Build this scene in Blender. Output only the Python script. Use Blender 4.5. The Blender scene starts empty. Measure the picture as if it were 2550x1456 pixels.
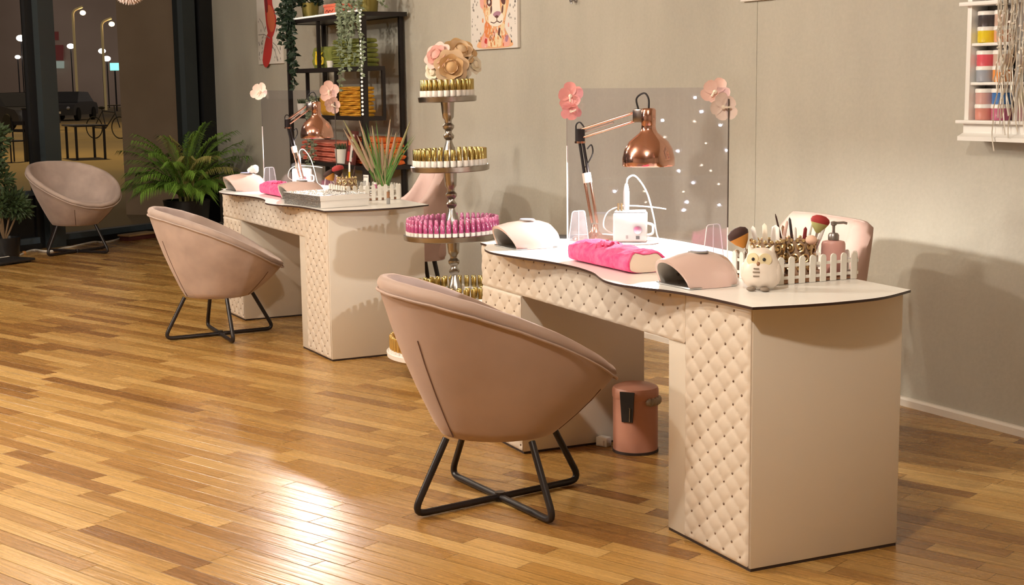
import bpy, bmesh, math, random
from mathutils import Vector, Matrix
random.seed(7)
S = bpy.context.scene
COL = S.collection
PI = math.pi
sin, cos = math.sin, math.cos

# ------------------------------------------------------------------ camera
F = Vector((-0.8688, 0.4734, -0.1434)).normalized()
yaw, pitch, roll = 1.0729, 0.1439, -0.0122
F = Vector((-sin(yaw)*cos(pitch), cos(yaw)*cos(pitch), -sin(pitch)))
R0 = Vector((cos(yaw), sin(yaw), 0)); U0 = R0.cross(F)
RV = R0*cos(roll)+U0*sin(roll); UV = -R0*sin(roll)+U0*cos(roll)
CAM = Vector((0, -4.2511, 1.3505)); FPX = 3567.94
cd = bpy.data.cameras.new('camera'); cam = bpy.data.objects.new('camera', cd); COL.objects.link(cam)
cam.matrix_world = Matrix(((RV.x, UV.x, -F.x, CAM.x), (RV.y, UV.y, -F.y, CAM.y), (RV.z, UV.z, -F.z, CAM.z), (0, 0, 0, 1)))
cd.sensor_width = 36; cd.lens = FPX/2550*36; cd.clip_end = 500; cd.clip_start = 0.05
S.camera = cam
def far(u, v, d):            # a point of the street, d metres down the view
    return CAM+(F+RV*((u-1275)/FPX)-UV*((v-728)/FPX))*d

# ------------------------------------------------------------------ materials
def mat(name, col=(.8, .8, .8), rough=.5, metal=0, emit=None, es=0, alpha=None, trans=0, sheen=0, noise=None, bump=None, coat=0, spec=None, ior=None):
    m = bpy.data.materials.new(name); m.use_nodes = True
    nt = m.node_tree; b = nt.nodes['Principled BSDF']
    b.inputs['Base Color'].default_value = (*col, 1)
    b.inputs['Roughness'].default_value = rough; b.inputs['Metallic'].default_value = metal
    if emit: b.inputs['Emission Color'].default_value = (*emit, 1); b.inputs['Emission Strength'].default_value = es
    if trans: b.inputs['Transmission Weight'].default_value = trans
    if ior: b.inputs['IOR'].default_value = ior
    if alpha is not None: b.inputs['Alpha'].default_value = alpha
    if sheen:
        b.inputs['Sheen Weight'].default_value = sheen; b.inputs['Sheen Roughness'].default_value = .4
        b.inputs['Sheen Tint'].default_value = (*[min(1, c*1.5+.15) for c in col], 1)
    if coat: b.inputs['Coat Weight'].default_value = coat; b.inputs['Coat Roughness'].default_value = .15
    if spec is not None: b.inputs['Specular IOR Level'].default_value = spec
    if noise or bump:
        tc = nt.nodes.new('ShaderNodeTexCoord')
    if noise:                     # (scale, second colour, detail)
        n = nt.nodes.new('ShaderNodeTexNoise'); n.inputs['Scale'].default_value = noise[0]; n.inputs['Detail'].default_value = noise[2] if len(noise) > 2 else 3
        r = nt.nodes.new('ShaderNodeValToRGB'); r.color_ramp.elements[0].position = .35; r.color_ramp.elements[1].position = .65
        r.color_ramp.elements[0].color = (*col, 1); r.color_ramp.elements[1].color = (*noise[1], 1)
        nt.links.new(tc.outputs['Object'], n.inputs['Vector']); nt.links.new(n.outputs['Fac'], r.inputs['Fac']); nt.links.new(r.outputs['Color'], b.inputs['Base Color'])
    if bump:                      # (scale, strength, distance)
        n2 = nt.nodes.new('ShaderNodeTexNoise'); n2.inputs['Scale'].default_value = bump[0]; n2.inputs['Detail'].default_value = 4
        bp = nt.nodes.new('ShaderNodeBump'); bp.inputs['Strength'].default_value = bump[1]; bp.inputs['Distance'].default_value = bump[2]
        nt.links.new(tc.outputs['Object'], n2.inputs['Vector']); nt.links.new(n2.outputs['Fac'], bp.inputs['Height']); nt.links.new(bp.outputs['Normal'], b.inputs['Normal'])
    return m

def clear_mat(name, tint=(.97, .97, .98), refl=.1, rough=.02, haze=0.0):
    m = bpy.data.materials.new(name); m.use_nodes = True; nt = m.node_tree; nt.nodes.clear()
    o = nt.nodes.new('ShaderNodeOutputMaterial'); t = nt.nodes.new('ShaderNodeBsdfTransparent'); g = nt.nodes.new('ShaderNodeBsdfGlossy')
    lw = nt.nodes.new('ShaderNodeLayerWeight'); lw.inputs['Blend'].default_value = .5
    fr = nt.nodes.new('ShaderNodeMath'); fr.operation = 'POWER'; fr.inputs[1].default_value = 5; nt.links.new(lw.outputs['Facing'], fr.inputs[0])
    mx = nt.nodes.new('ShaderNodeMixShader'); t.inputs['Color'].default_value = (*tint, 1); g.inputs['Roughness'].default_value = rough
    mu = nt.nodes.new('ShaderNodeMath'); mu.operation = 'ADD'; mu.inputs[1].default_value = refl; mu.use_clamp = True
    nt.links.new(fr.outputs[0], mu.inputs[0]); nt.links.new(mu.outputs[0], mx.inputs['Fac'])
    nt.links.new(t.outputs[0], mx.inputs[1]); nt.links.new(g.outputs[0], mx.inputs[2])
    if haze:
        df = nt.nodes.new('ShaderNodeBsdfDiffuse'); df.inputs['Color'].default_value = (.9, .88, .9, 1)
        m2 = nt.nodes.new('ShaderNodeMixShader'); m2.inputs['Fac'].default_value = haze
        nt.links.new(mx.outputs[0], m2.inputs[1]); nt.links.new(df.outputs[0], m2.inputs[2]); nt.links.new(m2.outputs[0], o.inputs[0])
    else: nt.links.new(mx.outputs[0], o.inputs[0])
    return m

def node_math(nt, op, a, b=None, c=None):
    n = nt.nodes.new('ShaderNodeMath'); n.operation = op
    for i, x in enumerate((a, b, c)):
        if x is None: continue
        if isinstance(x, (int, float)): n.inputs[i].default_value = x
        else: nt.links.new(x, n.inputs[i])
    return n.outputs[0]

def floor_mat():
    m = bpy.data.materials.new('oak_strip_parquet'); m.use_nodes = True; nt = m.node_tree; b = nt.nodes['Principled BSDF']; L = nt.links.new
    tc = nt.nodes.new('ShaderNodeTexCoord'); mp = nt.nodes.new('ShaderNodeMapping'); mp.inputs['Rotation'].default_value = (0, 0, -math.radians(21))
    L(tc.outputs['Object'], mp.inputs['Vector']); sx = nt.nodes.new('ShaderNodeSeparateXYZ'); L(mp.outputs[0], sx.inputs[0])
    W, LEN = .072, .58
    v = node_math(nt, 'DIVIDE', sx.outputs['Y'], W); row = node_math(nt, 'FLOOR', v); fv = node_math(nt, 'FRACT', v)
    wn = nt.nodes.new('ShaderNodeTexWhiteNoise'); wn.noise_dimensions = '1D'; L(row, wn.inputs['W'])
    off = node_math(nt, 'MULTIPLY', wn.outputs['Value'], 7.3)
    u = node_math(nt, 'ADD', node_math(nt, 'DIVIDE', sx.outputs['X'], LEN), off); cell = node_math(nt, 'FLOOR', u); fu = node_math(nt, 'FRACT', u)
    cv = nt.nodes.new('ShaderNodeCombineXYZ'); L(cell, cv.inputs[0]); L(row, cv.inputs[1])
    w2 = nt.nodes.new('ShaderNodeTexWhiteNoise'); w2.noise_dimensions = '2D'; L(cv.outputs[0], w2.inputs['Vector'])
    # grain: noise stretched along the strip, shifted per strip
    gx = nt.nodes.new('ShaderNodeCombineXYZ'); L(node_math(nt, 'MULTIPLY', sx.outputs['X'], 1.6), gx.inputs[0]); L(node_math(nt, 'MULTIPLY', sx.outputs['Y'], 34), gx.inputs[1]); L(node_math(nt, 'MULTIPLY', w2.outputs['Value'], 40), gx.inputs[2])
    n1 = nt.nodes.new('ShaderNodeTexNoise'); n1.inputs['Scale'].default_value = 1.6; n1.inputs['Detail'].default_value = 6; n1.inputs['Distortion'].default_value = .9; L(gx.outputs[0], n1.inputs['Vector'])
    wv = nt.nodes.new('ShaderNodeTexWave'); wv.inputs['Scale'].default_value = .55; wv.inputs['Distortion'].default_value = 7; wv.inputs['Detail'].default_value = 2.5; wv.bands_direction = 'Y'; L(gx.outputs[0], wv.inputs['Vector'])
    ramp = nt.nodes.new('ShaderNodeValToRGB'); e = ramp.color_ramp.elements
    e[0].position = 0; e[0].color = (.215, .095, .022, 1); e[1].position = 1; e[1].color = (.560, .340, .118, 1)
    for p_, c_ in ((.14, (.295, .140, .034)), (.40, (.385, .202, .053)), (.75, (.455, .258, .076))):
        x = ramp.color_ramp.elements.new(p_); x.color = (*c_, 1)
    L(w2.outputs['Value'], ramp.inputs['Fac'])
    g = node_math(nt, 'ADD', node_math(nt, 'MULTIPLY', n1.outputs['Fac'], .8), node_math(nt, 'MULTIPLY', wv.outputs['Fac'], .22))
    gr = nt.nodes.new('ShaderNodeMapRange'); L(g, gr.inputs[0]); gr.inputs[1].default_value = .25; gr.inputs[2].default_value = .8; gr.inputs[3].default_value = .74; gr.inputs[4].default_value = 1.18
    mul = nt.nodes.new('ShaderNodeMix'); mul.data_type = 'RGBA'; mul.blend_type = 'MULTIPLY'; mul.inputs['Factor'].default_value = 1
    L(ramp.outputs['Color'], mul.inputs['A']); L(gr.outputs[0], mul.inputs['B'])
    # joints
    ev = node_math(nt, 'MINIMUM', fv, node_math(nt, 'SUBTRACT', 1, fv)); eu = node_math(nt, 'MULTIPLY', node_math(nt, 'MINIMUM', fu, node_math(nt, 'SUBTRACT', 1, fu)), LEN/W)
    em = node_math(nt, 'MINIMUM', ev, eu); jr = nt.nodes.new('ShaderNodeMapRange'); L(em, jr.inputs[0]); jr.inputs[1].default_value = 0; jr.inputs[2].default_value = .03; jr.inputs[3].default_value = .5; jr.inputs[4].default_value = 1
    m2 = nt.nodes.new('ShaderNodeMix'); m2.data_type = 'RGBA'; m2.blend_type = 'MULTIPLY'; m2.inputs['Factor'].default_value = 1
    L(mul.outputs['Result'], m2.inputs['A']); L(jr.outputs[0], m2.inputs['B']); L(m2.outputs['Result'], b.inputs['Base Color'])
    rr = nt.nodes.new('ShaderNodeMapRange'); L(n1.outputs['Fac'], rr.inputs[0]); rr.inputs[3].default_value = .20; rr.inputs[4].default_value = .34; L(rr.outputs[0], b.inputs['Roughness'])
    bp = nt.nodes.new('ShaderNodeBump'); bp.inputs['Strength'].default_value = .55; bp.inputs['Distance'].default_value = .003
    hh = node_math(nt, 'ADD', node_math(nt, 'MULTIPLY', n1.outputs['Fac'], .6), jr.outputs[0]); L(hh, bp.inputs['Height']); L(bp.outputs[0], b.inputs['Normal'])
    return m

def wall_mat():
    m = bpy.data.materials.new('grey_textured_wallcovering'); m.use_nodes = True; nt = m.node_tree; b = nt.nodes['Principled BSDF']; L = nt.links.new
    tc = nt.nodes.new('ShaderNodeTexCoord')
    mp = nt.nodes.new('ShaderNodeMapping'); mp.inputs['Scale'].default_value = (1, 1, .35); L(tc.outputs['Object'], mp.inputs[0])
    n1 = nt.nodes.new('ShaderNodeTexNoise'); n1.inputs['Scale'].default_value = 1.1; n1.inputs['Detail'].default_value = 8; n1.inputs['Roughness'].default_value = .62; L(mp.outputs[0], n1.inputs['Vector'])
    n2 = nt.nodes.new('ShaderNodeTexNoise'); n2.inputs['Scale'].default_value = 55; n2.inputs['Detail'].default_value = 4; L(tc.outputs['Object'], n2.inputs['Vector'])
    r = nt.nodes.new('ShaderNodeValToRGB'); r.color_ramp.elements[0].position = .3; r.color_ramp.elements[1].position = .72
    r.color_ramp.elements[0].color = (.385, .36, .305, 1); r.color_ramp.elements[1].color = (.53, .50, .425, 1)
    s = node_math(nt, 'ADD', node_math(nt, 'MULTIPLY', n1.outputs['Fac'], .8), node_math(nt, 'MULTIPLY', n2.outputs['Fac'], .2)); L(s, r.inputs[0])
    L(r.outputs[0], b.inputs['Base Color']); b.inputs['Roughness'].default_value = .72
    bp = nt.nodes.new('ShaderNodeBump'); bp.inputs['Strength'].default_value = .25; bp.inputs['Distance'].default_value = .004; L(n2.outputs['Fac'], bp.inputs['Height']); L(bp.outputs[0], b.inputs['Normal'])
    return m

M = dict(
 
 white_top=mat('white_laminate', (.90, .88, .85), .28), edge=mat('dark_edge_band', (.035, .016, .012), .4),
 body=mat('cream_laminate', (.70, .635, .55), .42), quilt=mat('quilted_cream_leatherette', (.65, .565, .48), .5),
 stud=mat('smoky_crystal', (.26, .19, .15), .15, .6), plinth=mat('dark_plinth', (.03, .015, .012), .6),
 velvet=mat('dusty_pink_velvet', (.34, .245, .205), .75, sheen=.7, noise=(5, (.385, .28, .235)), bump=(60, .12, .002)),
 velvet2=mat('mauve_pink_velvet', (.37, .285, .25), .75, sheen=.5, noise=(6, (.48, .375, .33)), bump=(60, .12, .002)),
 velvet3=mat('pale_pink_velvet', (.43, .285, .24), .75, sheen=.4, noise=(5, (.49, .335, .285)), bump=(60, .12, .002)),
 seam=mat('dark_seam_and_crease', (.12, .06, .045), .8), blackm=mat('black_steel', (.018, .013, .013), .38, .3),
 black=mat('black_plastic', (.012, .011, .012), .45), white=mat('white_plastic', (.85, .83, .80), .35), whitem=mat('matte_white', (.82, .79, .73), .6),
 copper=mat('rose_gold_metal', (.86, .50, .36), .12, 1), brass=mat('gold_metal', (.88, .70, .40), .30, 1), steel=mat('brushed_nickel', (.38, .345, .31), .25, 1),
 goldcap=mat('gold_cap', (.50, .37, .13), .22, 1), label=mat('white_bottle_label', (.84, .80, .76), .4), pinkpol=mat('raspberry_polish', (.42, .07, .20), .12, coat=.6),
 pinkcap=mat('pink_gloss_cap', (.60, .17, .34), .15, coat=.5), amberpol=mat('amber_lacquer', (.55, .32, .08), .15, .4),
 uv=mat('glossy_pale_pink', (.74, .545, .50), .16, coat=.6), uvin=mat('uv_lamp_inside', (.66, .62, .58), .3), screen=mat('lilac_display', (.55, .52, .85), .15, emit=(.6, .6, 1), es=.8),
 towel_pink=mat('hot_pink_towel', (.80, .055, .22), .9, sheen=.5, noise=(35, (.86, .16, .34)), bump=(90, .5, .006)), cushion=mat('cream_vinyl', (.85, .70, .58), .5),
 glitter=mat('silver_glitter', (.62, .61, .60), .25, .9, noise=(140, (.2, .2, .2)), bump=(160, 1, .004)), crystal=mat('clear_crystals', (.95, .94, .93), .08, 0, coat=1),
 petal=mat('blush_petal', (.82, .56, .50), .7), petal2=mat('coral_pink_petal', (.80, .36, .35), .7), petal3=mat('cream_petal', (.85, .76, .64), .7), petalw=mat('white_blush_petal', (.88, .72, .66), .7),
 rose_tan=mat('tan_rose_petal', (.62, .40, .20), .75), rose_tan2=mat('pale_tan_rose_petal', (.72, .52, .33), .75), rose_pink=mat('dusty_rose_petal', (.70, .38, .34), .75), rose_cream=mat('cream_rose_petal', (.82, .74, .58), .75),
 leaf=mat('palm_leaf', (.10, .22, .025), .5, noise=(3, (.17, .28, .04))), leaf2=mat('palm_leaf_light', (.15, .28, .035), .5), leaf_dark=mat('ivy_leaf', (.015, .035, .018), .5), leaf_grey=mat('grey_green_leaf', (.22, .27, .17), .6), leaf_olive=mat('shrub_leaf', (.035, .06, .018), .6),
 leaf_y=mat('yellowed_leaf', (.30, .28, .08), .6), reed_g=mat('reed_green', (.10, .24, .04), .5), reed_t=mat('reed_tan', (.28, .255, .12), .7), plume=mat('cattail_plume', (.40, .275, .19), .9), stem=mat('brown_stem', (.16, .10, .05), .8),
 potb=mat('black_pot', (.008, .008, .009), .35), potg=mat('gold_green_pot', (.28, .23, .06), .3, .5), potw=mat('white_pot', (.78, .75, .68), .5), potbr=mat('brown_basket', (.10, .055, .03), .8),
 coral=mat('coral_card', (.85, .20, .12), .6), olive=mat('olive_towel', (.16, .185, .035), .95, bump=(60, .6, .008), noise=(12, (.21, .23, .05))), mustard=mat('mustard_towel', (.56, .27, .012), .95, bump=(60, .6, .008), noise=(12, (.64, .33, .03))),
 orange=mat('orange_towel', (.80, .13, .02), .95, bump=(60, .6, .008), noise=(12, (.86, .20, .04))), coralt=mat('coral_towel', (.72, .19, .12), .95, bump=(60, .6, .008), noise=(12, (.78, .27, .18))),
 soil=mat('soil', (.03, .02, .012), .9), cactus=mat('cactus_green', (.05, .08, .03), .7), frame=mat('anthracite_frame', (.030, .038, .042), .4), frame2=mat('black_frame', (.006, .006, .007), .5), frameb=mat('blue_grey_sill', (.06, .085, .11), .35),
 canvas=mat('canvas_white', (.80, .75, .70), .8), red=mat('red_paint', (.52, .035, .03), .8), red2=mat('rust_paint', (.62, .14, .06), .8), redd=mat('maroon_paint', (.20, .015, .02), .8), inkg=mat('grey_ink', (.30, .27, .25), .8),
 lion1=mat('apricot_paint', (.78, .42, .22), .8), lion2=mat('rust_orange_paint', (.72, .24, .08), .8), lion3=mat('sand_paint', (.82, .66, .42), .8), lionw=mat('ivory_paint', (.86, .80, .70), .8), lionb=mat('dark_brown_paint', (.12, .045, .04), .8), lionp=mat('mauve_paint', (.42, .22, .30), .8), linpk=mat('rose_paint', (.80, .40, .34), .8),
 bin=mat('rose_painted_steel', (.50, .235, .165), .42), bag=mat('translucent_bag', (.5, .42, .33), .5, alpha=.55), brush_o=mat('orange_bristles', (.75, .33, .06), .8), brush_k=mat('black_bristles', (.05, .02, .015), .8), brush_p=mat('green_bristles', (.55, .55, .22), .8), brush_r=mat('red_bristles', (.35, .03, .03), .8),
 owl=mat('cream_ceramic', (.84, .74, .66), .35), owlface=mat('beige_glaze', (.78, .66, .42), .35), owlfoot=mat('grey_glaze', (.22, .17, .13), .5), pump=mat('pink_ceramic', (.66, .36, .33), .35), grey=mat('grey_metal', (.34, .31, .30), .3, .8), greyp=mat('grey_plastic', (.30, .29, .28), .4), sponge=mat('peach_sponge', (.85, .55, .42), .9),
 pearl=mat('pearl_beads', (.92, .88, .82), .15, coat=1, emit=(1, .95, .85), es=.35), tinsel=mat('silver_tinsel', (.80, .76, .68), .3, .6), cable=mat('white_cable', (.85, .80, .72), .5), plug=mat('orange_plug', (.65, .30, .08), .5), wood=mat('light_wood_board', (.42, .27, .13), .5), rug=mat('burgundy_edge', (.10, .02, .015), .7),  # pearl: the beads carry a faint added glow
 clear=clear_mat('clear_acrylic', (.945, .935, .965), refl=.05), foot=clear_mat('frosted_pink_acrylic', (.93, .90, .92), .05, haze=.06), aedge=mat('lit_acrylic_edge', (.95, .88, .88), .3, emit=(1, .93, .93), es=.05), aedged=mat('unlit_acrylic_edge', (.10, .08, .07), .3), glass=clear_mat('window_glass', (.80, .80, .78), refl=.0),  # aedge glows, aedged is dark: light on the sheet's edges put into colour
 bulb=mat('lamp_bulb', (1, 1, 1), .5, emit=(1, .97, .93), es=30), silver=mat('shiny_silver', (.75, .75, .76), .2, 1), yellow=mat('yellow', (.85, .62, .03), .5), brown=mat('brown_handle', (.28, .13, .06), .5), sandw=mat('sand_brown', (.45, .30, .2), .6),
)
M['floor'] = floor_mat(); M['wall'] = wall_mat()
M['ceiling'] = mat('ceiling_paint', (.62, .55, .46), .9); M['skirt'] = mat('white_skirting_paint', (.80, .74, .66), .45)
for i, c in enumerate([(.80, .62, .03), (.80, .40, .24), (.70, .10, .14), (.62, .44, .36), (.33, .37, .44), (.85, .32, .08), (.62, .36, .33), (.05, .18, .48), (.62, .25, .20), (.52, .13, .24), (.70, .08, .16), (.55, .52, .28), (.85, .12, .25), (.05, .045, .05)]):
    M['pot%d' % i] = mat('gel_colour_%d' % i, c, .2, coat=.5)

# ------------------------------------------------------------------ mesh builder
class MB:
    def __init__(s): s.v = []; s.f = []; s.m = []; s.mats = []
    def mi(s, m):
        m = M[m] if isinstance(m, str) else m
        if m not in s.mats: s.mats.append(m)
        return s.mats.index(m)
    def add(s, vs, fs, m, T=None):
        o = len(s.v); k = s.mi(m)
        s.v += [tuple(T @ Vector(v)) if T else tuple(v) for v in vs]
        s.f += [tuple(i+o for i in f) for f in fs]; s.m += [k]*len(fs); return s
    def box(s, c, d, m, r=0, T=None, seg=2):
        bm = bmesh.new(); bmesh.ops.create_cube(bm, size=1); bmesh.ops.scale(bm, vec=d, verts=bm.verts)
        if r: bmesh.ops.bevel(bm, geom=bm.edges[:]+bm.verts[:], offset=min(r, min(d)*.49), segments=seg, affect='EDGES', profile=.5)
        bm.verts.index_update()
        vs = [(v.co.x+c[0], v.co.y+c[1], v.co.z+c[2]) for v in bm.verts]; fs = [tuple(v.index for v in f.verts) for f in bm.faces]; bm.free()
        return s.add(vs, fs, m, T)
    def lathe(s, prof, m, n=24, c=(0, 0, 0), T=None, sx=1, sy=1, a0=0, a1=2*PI, cap=True):   # prof: (r, z)
        full = abs(a1-a0-2*PI) < 1e-6; k = n if full else n+1
        vs = []; fs = []
        for r, z in prof:
            for i in range(k):
                a = a0+(a1-a0)*i/n; vs.append((c[0]+r*sx*cos(a), c[1]+r*sy*sin(a), c[2]+z))
        for j in range(len(prof)-1):
            for i in range(n):
                i2 = (i+1) % k
                fs.append((j*k+i, j*k+i2, (j+1)*k+i2, (j+1)*k+i))
        if full and cap:
            if prof[0][0] > 1e-5: fs.append(tuple(range(k-1, -1, -1)))
            if prof[-1][0] > 1e-5: fs.append(tuple(range((len(prof)-1)*k, len(prof)*k)))
        return s.add(vs, fs, m, T)
    def cyl(s, c, r, h, m, n=20, T=None, r2=None): return s.lathe([(r, 0), (r if r2 is None else r2, h)], m, n, c, T)
    def ball(s, c, r, m, n=14, k=9, T=None, d=(1, 1, 1)):
        vs = []; fs = []
        pr = [(sin(PI*j/k), -cos(PI*j/k)) for j in range(k+1)]
        for a, z in pr:
            for i in range(n): vs.append((c[0]+r*d[0]*max(a, 1e-4)*cos(2*PI*i/n), c[1]+r*d[1]*max(a, 1e-4)*sin(2*PI*i/n), c[2]+r*d[2]*z))
        for j in range(k):
            for i in range(n): fs.append((j*n+i, j*n+(i+1) % n, (j+1)*n+(i+1) % n, (j+1)*n+i))
        return s.add(vs, fs, m, T)
    def tube(s, pts, r, m, n=8, T=None, taper=None, closed=False, cap=True):
        P = [Vector(p) for p in pts]; N = len(P); vs = []; fs = []; up = None
        for i in range(N):
            if closed: t = (P[(i+1) % N]-P[i-1])
            else: t = P[min(i+1, N-1)]-P[max(i-1, 0)]
            t = t.normalized() if t.length > 1e-9 else Vector((0, 0, 1))
            if up is None:
                up = Vector((0, 0, 1)) if abs(t.z) < .9 else Vector((1, 0, 0))
            x = (up-t*up.dot(t)); x = x.normalized() if x.length > 1e-6 else t.orthogonal().normalized(); up = x; y = t.cross(x)
            rr = r*(taper[i] if taper else 1)
            for k in range(n): a = 2*PI*k/n; vs.append(P[i]+x*rr*cos(a)+y*rr*sin(a))
        for i in range(N if closed else N-1):
            j = (i+1) % N
            for k in range(n): fs.append((i*n+k, i*n+(k+1) % n, j*n+(k+1) % n, j*n+k))
        if not closed and cap: fs += [tuple(range(n-1, -1, -1)), tuple(range((N-1)*n, N*n))]
        return s.add(vs, fs, m, T)
    def prism(s, poly, z0, z1, m, T=None, mtop=None, mbot=None):
        n = len(poly)
        a = sum(poly[i][0]*poly[(i+1) % n][1]-poly[(i+1) % n][0]*poly[i][1] for i in range(n))
        if a < 0: poly = poly[::-1]
        vs = [(x, y, z0) for x, y in poly]+[(x, y, z1) for x, y in poly]
        s.add(vs, [(i, (i+1) % n, n+(i+1) % n, n+i) for i in range(n)], m, T)
        s.add(vs, [tuple(range(n, 2*n))], mtop or m, T); s.add(vs, [tuple(range(n-1, -1, -1))], mbot or m, T); return s
    def loft(s, rows, m, T=None, closed=False, cap0=False, cap1=False):
        n = len(rows[0]); vs = [p for r in rows for p in r]; fs = []
        for j in range(len(rows)-1):
            for i in range(n if closed else n-1): fs.append((j*n+i, j*n+(i+1) % n, (j+1)*n+(i+1) % n, (j+1)*n+i))
        if cap0: fs.append(tuple(range(n-1, -1, -1)))
        if cap1: fs.append(tuple(range((len(rows)-1)*n, len(rows)*n)))
        return s.add(vs, fs, m, T)
    def build(s, name, parent=None, loc=(0, 0, 0), rz=0, smooth=True, ang=40, T=None):
        me = bpy.data.meshes.new(name); me.from_pydata([tuple(v) for v in s.v], [], s.f); me.update()
        for m in s.mats: me.materials.append(m)
        me.polygons.foreach_set('material_index', s.m)
        if smooth:
            me.polygons.foreach_set('use_smooth', [True]*len(s.f)); me.set_sharp_from_angle(angle=math.radians(ang))
        o = bpy.data.objects.new(name, me); COL.objects.link(o); o.location = loc; o.rotation_euler = (0, 0, rz)
        if parent: o.parent = parent
        return o
def tag(o, label=None, cat=None, group=None, kind=None):
    if label: o['label'] = label
    if cat: o['category'] = cat
    if group: o['group'] = group
    if kind: o['kind'] = kind
    return o
def thing(name, label, cat, loc=(0, 0, 0), rz=0, group=None, tilt=None):
    o = bpy.data.objects.new(name, None); COL.objects.link(o); o.location = loc; o.rotation_euler = (0, 0, rz); o.empty_display_size = .05
    return tag(o, label, cat, group)
def dup(o, loc=None, rz=None, label=None, group=None, parent=None):
    c = o.copy(); COL.objects.link(c)
    if parent: c.parent = parent
    if loc is not None: c.location = loc
    if rz is not None: c.rotation_euler = (0, 0, rz)
    if label: c['label'] = label
    if group: c['group'] = group
    for ch in list(o.children): dup(ch, parent=c)
    return c
def spline(pts, k=6, closed=False):
    P = [Vector(p) for p in pts]; out = []; N = len(P)
    for i in range(N if closed else N-1):
        p0 = P[(i-1) % N] if closed or i else P[0]; p1 = P[i]; p2 = P[(i+1) % N]; p3 = P[(i+2) % N] if closed or i+2 < N else P[-1]
        for j in range(k):
            t = j/k; out.append(.5*((2*p1)+(p2-p0)*t+(2*p0-5*p1+4*p2-p3)*t*t+(3*p1-p0-3*p2+p3)*t**3))
    if not closed: out.append(P[-1])
    return out
def fillet(pts, r, k=5):
    P = [Vector(p) for p in pts]; out = [P[0]]
    for i in range(1, len(P)-1):
        a = (P[i-1]-P[i]); b = (P[i+1]-P[i]); ra = min(r, a.length*.45, b.length*.45); p = P[i]+a.normalized()*ra; q = P[i]+b.normalized()*ra
        for j in range(k+1):
            t = j/k; out.append((1-t)**2*p+2*t*(1-t)*P[i]+t*t*q)
    out.append(P[-1]); return out
def rotm(ax, a): return Matrix.Rotation(a, 4, ax)
def tr(x, y, z): return Matrix.Translation((x, y, z))
def align(d):   # rotation taking +Z to d
    return Vector((0, 0, 1)).rotation_difference(Vector(d).normalized()).to_matrix().to_4x4()
SK = 'structure'

# ------------------------------------------------------------------ room shell
W0 = Vector((-13.93, 0, 0)); WD = Vector((.51, -.86, 0)).normalized(); WN = Vector((-WD.y, WD.x, 0))
WL = 13.2
WT = Matrix(((WD.x, WN.x, 0, W0.x), (WD.y, WN.y, 0, W0.y), (0, 0, 1, 0), (0, 0, 0, 1)))     # s, n, z -> world
Wend = W0+WD*WL; YB = Wend.y; XR = 3.2; H = 3.0
poly = [(W0.x, 0), (XR, 0), (XR, YB), (Wend.x, YB)]
tag(MB().prism(poly, -.12, 0, 'floor').build('floor', smooth=False), kind=SK)
tag(MB().prism([(W0.x-.3, .15), (XR+.15, .15), (XR+.15, YB-.15), (Wend.x-.3, YB-.15)], H, H+.1, 'ceiling').build('ceiling', smooth=False), kind=SK)
SEAM = -5.40
mb = MB(); mb.box(((W0.x-.2+SEAM)/2, .06, H/2), (SEAM-W0.x+.2-.003, .12, H), 'wall'); mb.box(((SEAM+XR)/2, .06, H/2), (XR-SEAM-.003, .12, H), 'wall'); mb.box((SEAM, .063, H/2), (.01, .12, H), 'wall')
tag(mb.build('wall_back', smooth=False), kind=SK)
tag(MB().box((XR+.06, YB/2, H/2), (.12, -YB, H), 'ceiling').build('wall_right', smooth=False), kind=SK)
tag(MB().box(((XR+Wend.x)/2, YB-.06, H/2), (XR-Wend.x, .12, H), 'ceiling').build('wall_front', smooth=False), kind=SK)
prof = [(0, 0), (-.016, 0), (-.018, .028), (-.012, .037), (0, .038)]
mb = MB(); mb.loft([[(x, y, z) for y, z in prof] for x in (W0.x+.02, XR)], 'skirt')
tag(mb.build('baseboard_back', smooth=True, ang=30), kind=SK)

def wbox(mb, s0, s1, n0, n1, z0, z1, m, r=0): mb.box(((s0+s1)/2, (n0+n1)/2, (z0+z1)/2), (s1-s0, n1-n0, z1-z0), m, r, T=WT)
# window wall: anthracite glazing frames in bays, bottom rails, sills and panes
mb = MB(); wbox(mb, .0, .20, -.22, .05, 0, H, 'frame2'); wbox(mb, .20, .25, -.2, -.02, 0, H, 'frame2'); wbox(mb, .25, .42, -.1, .03, 0, H, 'frame')  # corner jamb near black: the shadow on it is put into its colour
tag(mb.build('trim_1', smooth=False), kind=SK)
posts = [2.03, 4.05, 6.1, 8.15, 10.2, 12.25]
for i, p_ in enumerate(posts):
    mb = MB(); wbox(mb, p_, p_+.17, -.10, .07, 0, H, 'frame'); wbox(mb, p_+.17, p_+.25, -.05, .0, 0, H, 'frame2')
    tag(mb.build('trim_%d' % (i+2), smooth=False), kind=SK)
ed = [.42]+posts; st = [p_+.25 for p_ in posts]
for i in range(len(posts)):
    s0 = .42 if i == 0 else posts[i-1]+.25; s1 = posts[i]
    mb = MB(); wbox(mb, s0, s1, -.08, .045, 0, .05, 'frame2'); wbox(mb, s0, s1, -.08, .03, .05, .10, 'frameb'); wbox(mb, s0, s1, -.08, .0, H-.12, H, 'frame')
    if i: wbox(mb, s0, s1, -.07, .01, .46, .50, 'frameb'); wbox(mb, s0, s1, -.06, -.02, .10, .46, 'frame2')
    w = tag(mb.build('window_%d' % (i+1), smooth=False), kind=SK)
    g = MB(); wbox(g, s0, s1, -.045, -.035, .10, H-.12, 'glass'); g.build('pane', w, smooth=False)

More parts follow.
